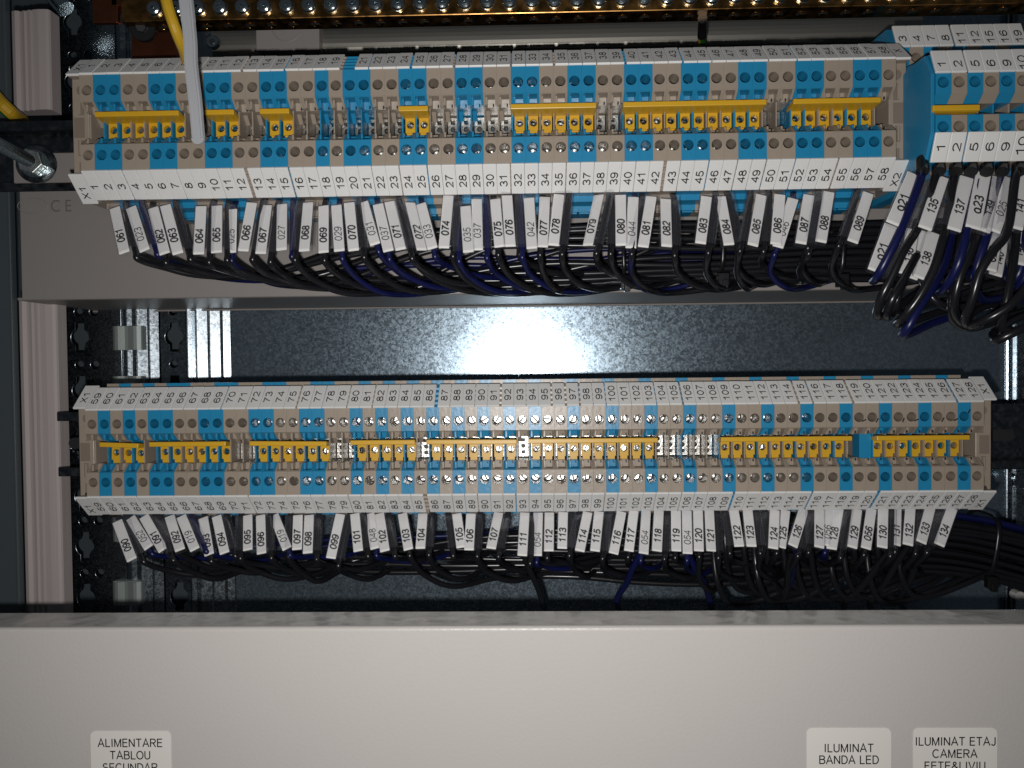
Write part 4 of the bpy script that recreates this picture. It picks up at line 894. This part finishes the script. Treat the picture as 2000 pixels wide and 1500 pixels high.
W2 = [
 (Bl, 'blue wire running down from the handwritten Q21 sleeve', [(1800,322,-45),(1797,350,-54),(1772,420,-58),(1757,455,-60),(1735,500,-60),(1716,535,-57),(1705,548,-48),(1712,545,-36),(1735,520,-25),(1790,500,-10)]),
 (K, 'black wire looping down from the sleeve one-three-five', [(1838,322,-45),(1825,350,-52),(1795,440,-54),(1765,490,-58),(1742,540,-58),(1722,580,-56),(1712,612,-50),(1722,616,-40),(1745,585,-30),(1790,520,-15),(1860,500,0)]),
 (K, 'black wire looping beside the loop of sleeve one-three-five', [(1790,500,-40),(1768,540,-50),(1745,580,-53),(1731,612,-48),(1738,618,-38),(1765,590,-28),(1850,550,-10),(2060,540,0)]),
 (K, 'black wire looping down from the sleeve one-three-seven', [(1868,322,-45),(1862,352,-52),(1848,440,-56),(1838,480,-60),(1822,530,-61),(1795,580,-60),(1766,618,-56),(1752,632,-46),(1775,628,-34),(1850,605,-20),(1930,585,-10),(2060,560,0)]),
 (Bl, 'blue wire bending to a low point under the 138 sleeve', [(1860,450,-30),(1848,510,-40),(1820,565,-50),(1795,600,-54),(1774,638,-54),(1762,655,-48),(1778,652,-38),(1820,632,-26),(1880,612,-18),(1960,590,-8),(2060,580,0)]),
 (Bl, 'blue wire from the handwritten Q23 sleeve', [(1912,322,-45),(1908,345,-50),(1893,430,-56),(1882,480,-60),(1870,520,-60),(1850,556,-54),(1834,570,-44),(1845,560,-34),(1900,530,-15),(1990,520,0)]),
 (K, 'black wire behind the handwritten Q23 sleeve', [(1930,322,-45),(1928,350,-50),(1912,440,-52),(1896,490,-56),(1875,540,-57),(1864,590,-54),(1868,618,-46),(1885,632,-36),(1920,630,-26),(2060,590,-5)]),
 (Bl, 'blue wire from the 139 sleeve', [(1962,322,-45),(1955,350,-48),(1930,450,-50),(1918,490,-52),(1905,540,-50),(1910,575,-40),(1940,585,-30),(2060,560,-5)]),
 (K, 'black wire crossing from the 141 sleeve to a low loop', [(1990,322,-50),(1982,352,-56),(1968,450,-60),(1940,490,-64),(1915,530,-64),(1900,580,-62),(1886,620,-56),(1890,634,-46),(1925,625,-34),(2060,520,-10)]),
 (K, 'black wire curving in from the right edge to a low loop', [(2050,480,-62),(2005,560,-62),(1968,600,-62),(1925,625,-58),(1895,635,-50),(1890,625,-40),(1920,600,-28),(2040,570,-12)]),
 (K, 'black wire making the lowest loop at the right edge', [(2060,610,-60),(2010,635,-60),(1975,652,-60),(1946,664,-56),(1940,652,-48),(1955,640,-38),(1990,620,-26),(2060,600,-10)]),
 (K, 'black wire falling steeply beside the lowest loop', [(1985,455,-44),(1978,520,-52),(1965,590,-54),(1955,635,-50),(1962,648,-42),(2000,640,-30),(2060,620,-14)]),
 (Bl, 'blue wire falling beside the 144 sleeve', [(2010,420,-40),(1995,520,-44),(1975,550,-40),(1962,535,-32),(1958,500,-22),(1950,470,-12)]),
 (Bl, 'blue wire hooked under the 144 sleeve', [(2040,440,-38),(2012,520,-42),(1990,556,-38),(1972,552,-28),(1960,520,-18)]),
 (K, 'black wire behind the low loops with a flat run to the right', [(1790,470,-20),(1800,540,-30),(1830,590,-34),(1880,600,-30),(1960,570,-24),(2060,540,-18)]),
 (K, 'black wire behind the 138 sleeve bending right', [(1830,470,-22),(1835,540,-28),(1865,575,-30),(1920,560,-26),(2060,520,-20)]),
 (K, 'black wire behind the 136 sleeve dropping low', [(1770,450,-20),(1758,560,-36),(1748,605,-34),(1770,610,-26),(1830,590,-18),(2060,560,-10)]),
 (K, 'black wire between the 137 sleeve and the blue low loop', [(1880,450,-34),(1868,530,-46),(1858,600,-44),(1866,630,-36),(1900,640,-28),(1960,625,-20),(2060,600,-12)]),
]
for m_, lab, P in W2: wire([at(x, y, Y+9) for x, y, Y in P], 1.75, m_, lab, 'wires of the two level terminals', n=10)
# black insulated wire ends entering the two level terminals
for i, x in enumerate((1802, 1834, 1868, 1897, 1928, 1958, 1990)):
    b = MB(); a = at(x, 312, -40); c = at(x-1, 336, -45); b.tube([a, c], 2.6, M_TIE, n=12)
    tag(b.build('cable_ferrule'), 'black collar in the wire entry, number %s from the blue end plate' % ['one', 'two', 'three', 'four', 'five', 'six', 'seven'][i], 'ferrule', 'black collars under the two level terminals')
# more dark wires filling the bundles at the right
rnd = random.Random(3)
for i in range(7):
    y = 1060+i*11; wire([at(1480+i*31, 1050+i*8, 38), at(1530+i*30, 1115, 46), at(1640+i*25, 1105+i*3, 58), at(1780, 1062+i*9, 60), at(1900, 1068+i*9, 60), at(2000, 1090+i*10, 58), at(2060, 1110+i*10, 56)], 1.6, M_BLACKW,
        'black wire in the lower bundle running off the right edge', 'plain black wires of the lower bundle')
for i in range(3):
    wire([at(1500+60*i, 1040, 36), at(1620+40*i, 1045+4*i, 50), at(1800, 1008+i*13, 54), at(1900, 1012+i*14, 54), at(2000, 1034+i*15, 52), at(2060, 1052+i*15, 50)], 1.9, M_BLUEW,
        'dark blue wire along the top of the lower bundle at the right', 'dark blue wires of the lower bundle')
for (x0, y0, x1, y1, blue, lb) in ((1022,1080,1062,1185,0,'black wire falling straight below the 111 sleeve to the panel'),(1250,1082,1205,1170,1,'blue wire hooking left below a 054 sleeve'),
        (1345,1082,1385,1168,1,'blue wire slanting right below the last 054 sleeve'),(1560,1068,1530,1170,1,'blue wire dropping below the 126 sleeve'),(1545,1085,1528,1180,0,'grey black wire dropping beside the blue one below the 126 sleeve'),
        (1748,1065,1650,1180,0,'black wire slanting down left below sleeve one-three-one'),(1775,1065,1700,1175,0,'black wire slanting down left below sleeve one-three-two'),(1805,1060,1760,1165,0,'black wire slanting down left below sleeve one-three-three')):
    wire([at(x0, y0, 8), at((x0*2+x1)/3, (y0*2+y1)/3, 14), at((x0+x1*2)/3+3, (y0+y1*2)/3, 22), at(x1, y1, 32), at(x1+6, y1+30, 36)], 1.6, M_BLUEW if blue else M_BLACKW, lb, 'wires of the lower row')
rnd = random.Random(8)
for i in range(14):
    x = 1395+i*27+rnd.uniform(-8, 8); yb = 1150+rnd.uniform(0, 34); Yd = rnd.uniform(24, 44)
    wire([at(x, 1040, 22), at(x+3, 1085, 22), at(x+12, (1085+yb)/2+8, Yd-6), at(x+34, yb-4, Yd), at(x+78, yb-6, Yd+4), at(x+150, yb-34, Yd+8), at(x+250, 1096+rnd.uniform(-10, 22), 58), at(2060, 1120+i*4, 60)], 1.55, M_BLACKW,
        'black wire drooping in the dark tangle under the right half of the lower row', 'black wires drooping under the lower row')
# cable ties
def tie(px, y0, y1, Y0, Y1, slant, label, head=(0, 0), w_=2.4):
    b = MB(); a = at(px, y0, Y0); c = at(px+slant, y1, Y0); pts = []
    ym = (Y0+Y1)/2; zc = (a.z+c.z)/2; hz = abs(a.z-c.z)/2; hy = (Y1-Y0)/2; sec = []
    N = 28
    for i in range(N+1):
        t = 2*math.pi*i/N; cs, sn = math.cos(t), math.sin(t)
        f = lambda q: math.copysign(abs(q)**0.6, q)
        z = zc+hz*f(sn); y = ym-hy*f(cs); x = a.x+(c.x-a.x)*((a.z-z)/(a.z-c.z))
        pts.append(Vector((x, y, z)))
    b.tube(pts, 1, M_TIE, n=6, ell=(0.6, w_/2), caps=False)
    h = at(px+slant+head[0], y1+head[1], Y0-1); b.obox(h, XH*2.6, YH*2.2, ZH*3.0, M_TIE); b.obox(h+Vector((0.4, -1.5, -2.2)), XH*1.5, YH*1.6, ZH*2.2, M_TIE)
    tag(b.build('cable_tie', bevel=0.3), label, 'cable tie', 'black cable ties')
tie(1414, 440, 532, 2, 29, -2, 'black cable tie round the upper bundle below sleeve zero-eight-four', (0, 14))
tie(1650, 445, 540, 0, 29, -4, 'black cable tie round the upper bundle below sleeve zero-eight-nine', (-1, 8))
tie(1216, 460, 540, 2, 29, 4, 'black cable tie round the upper bundle below sleeve zero-eight-zero', (2, 12), 2.0)
tie(1958, 1012, 1135, 34, 66, -20, 'black cable tie round the lower bundle at the right', (-2, 2), 2.8)
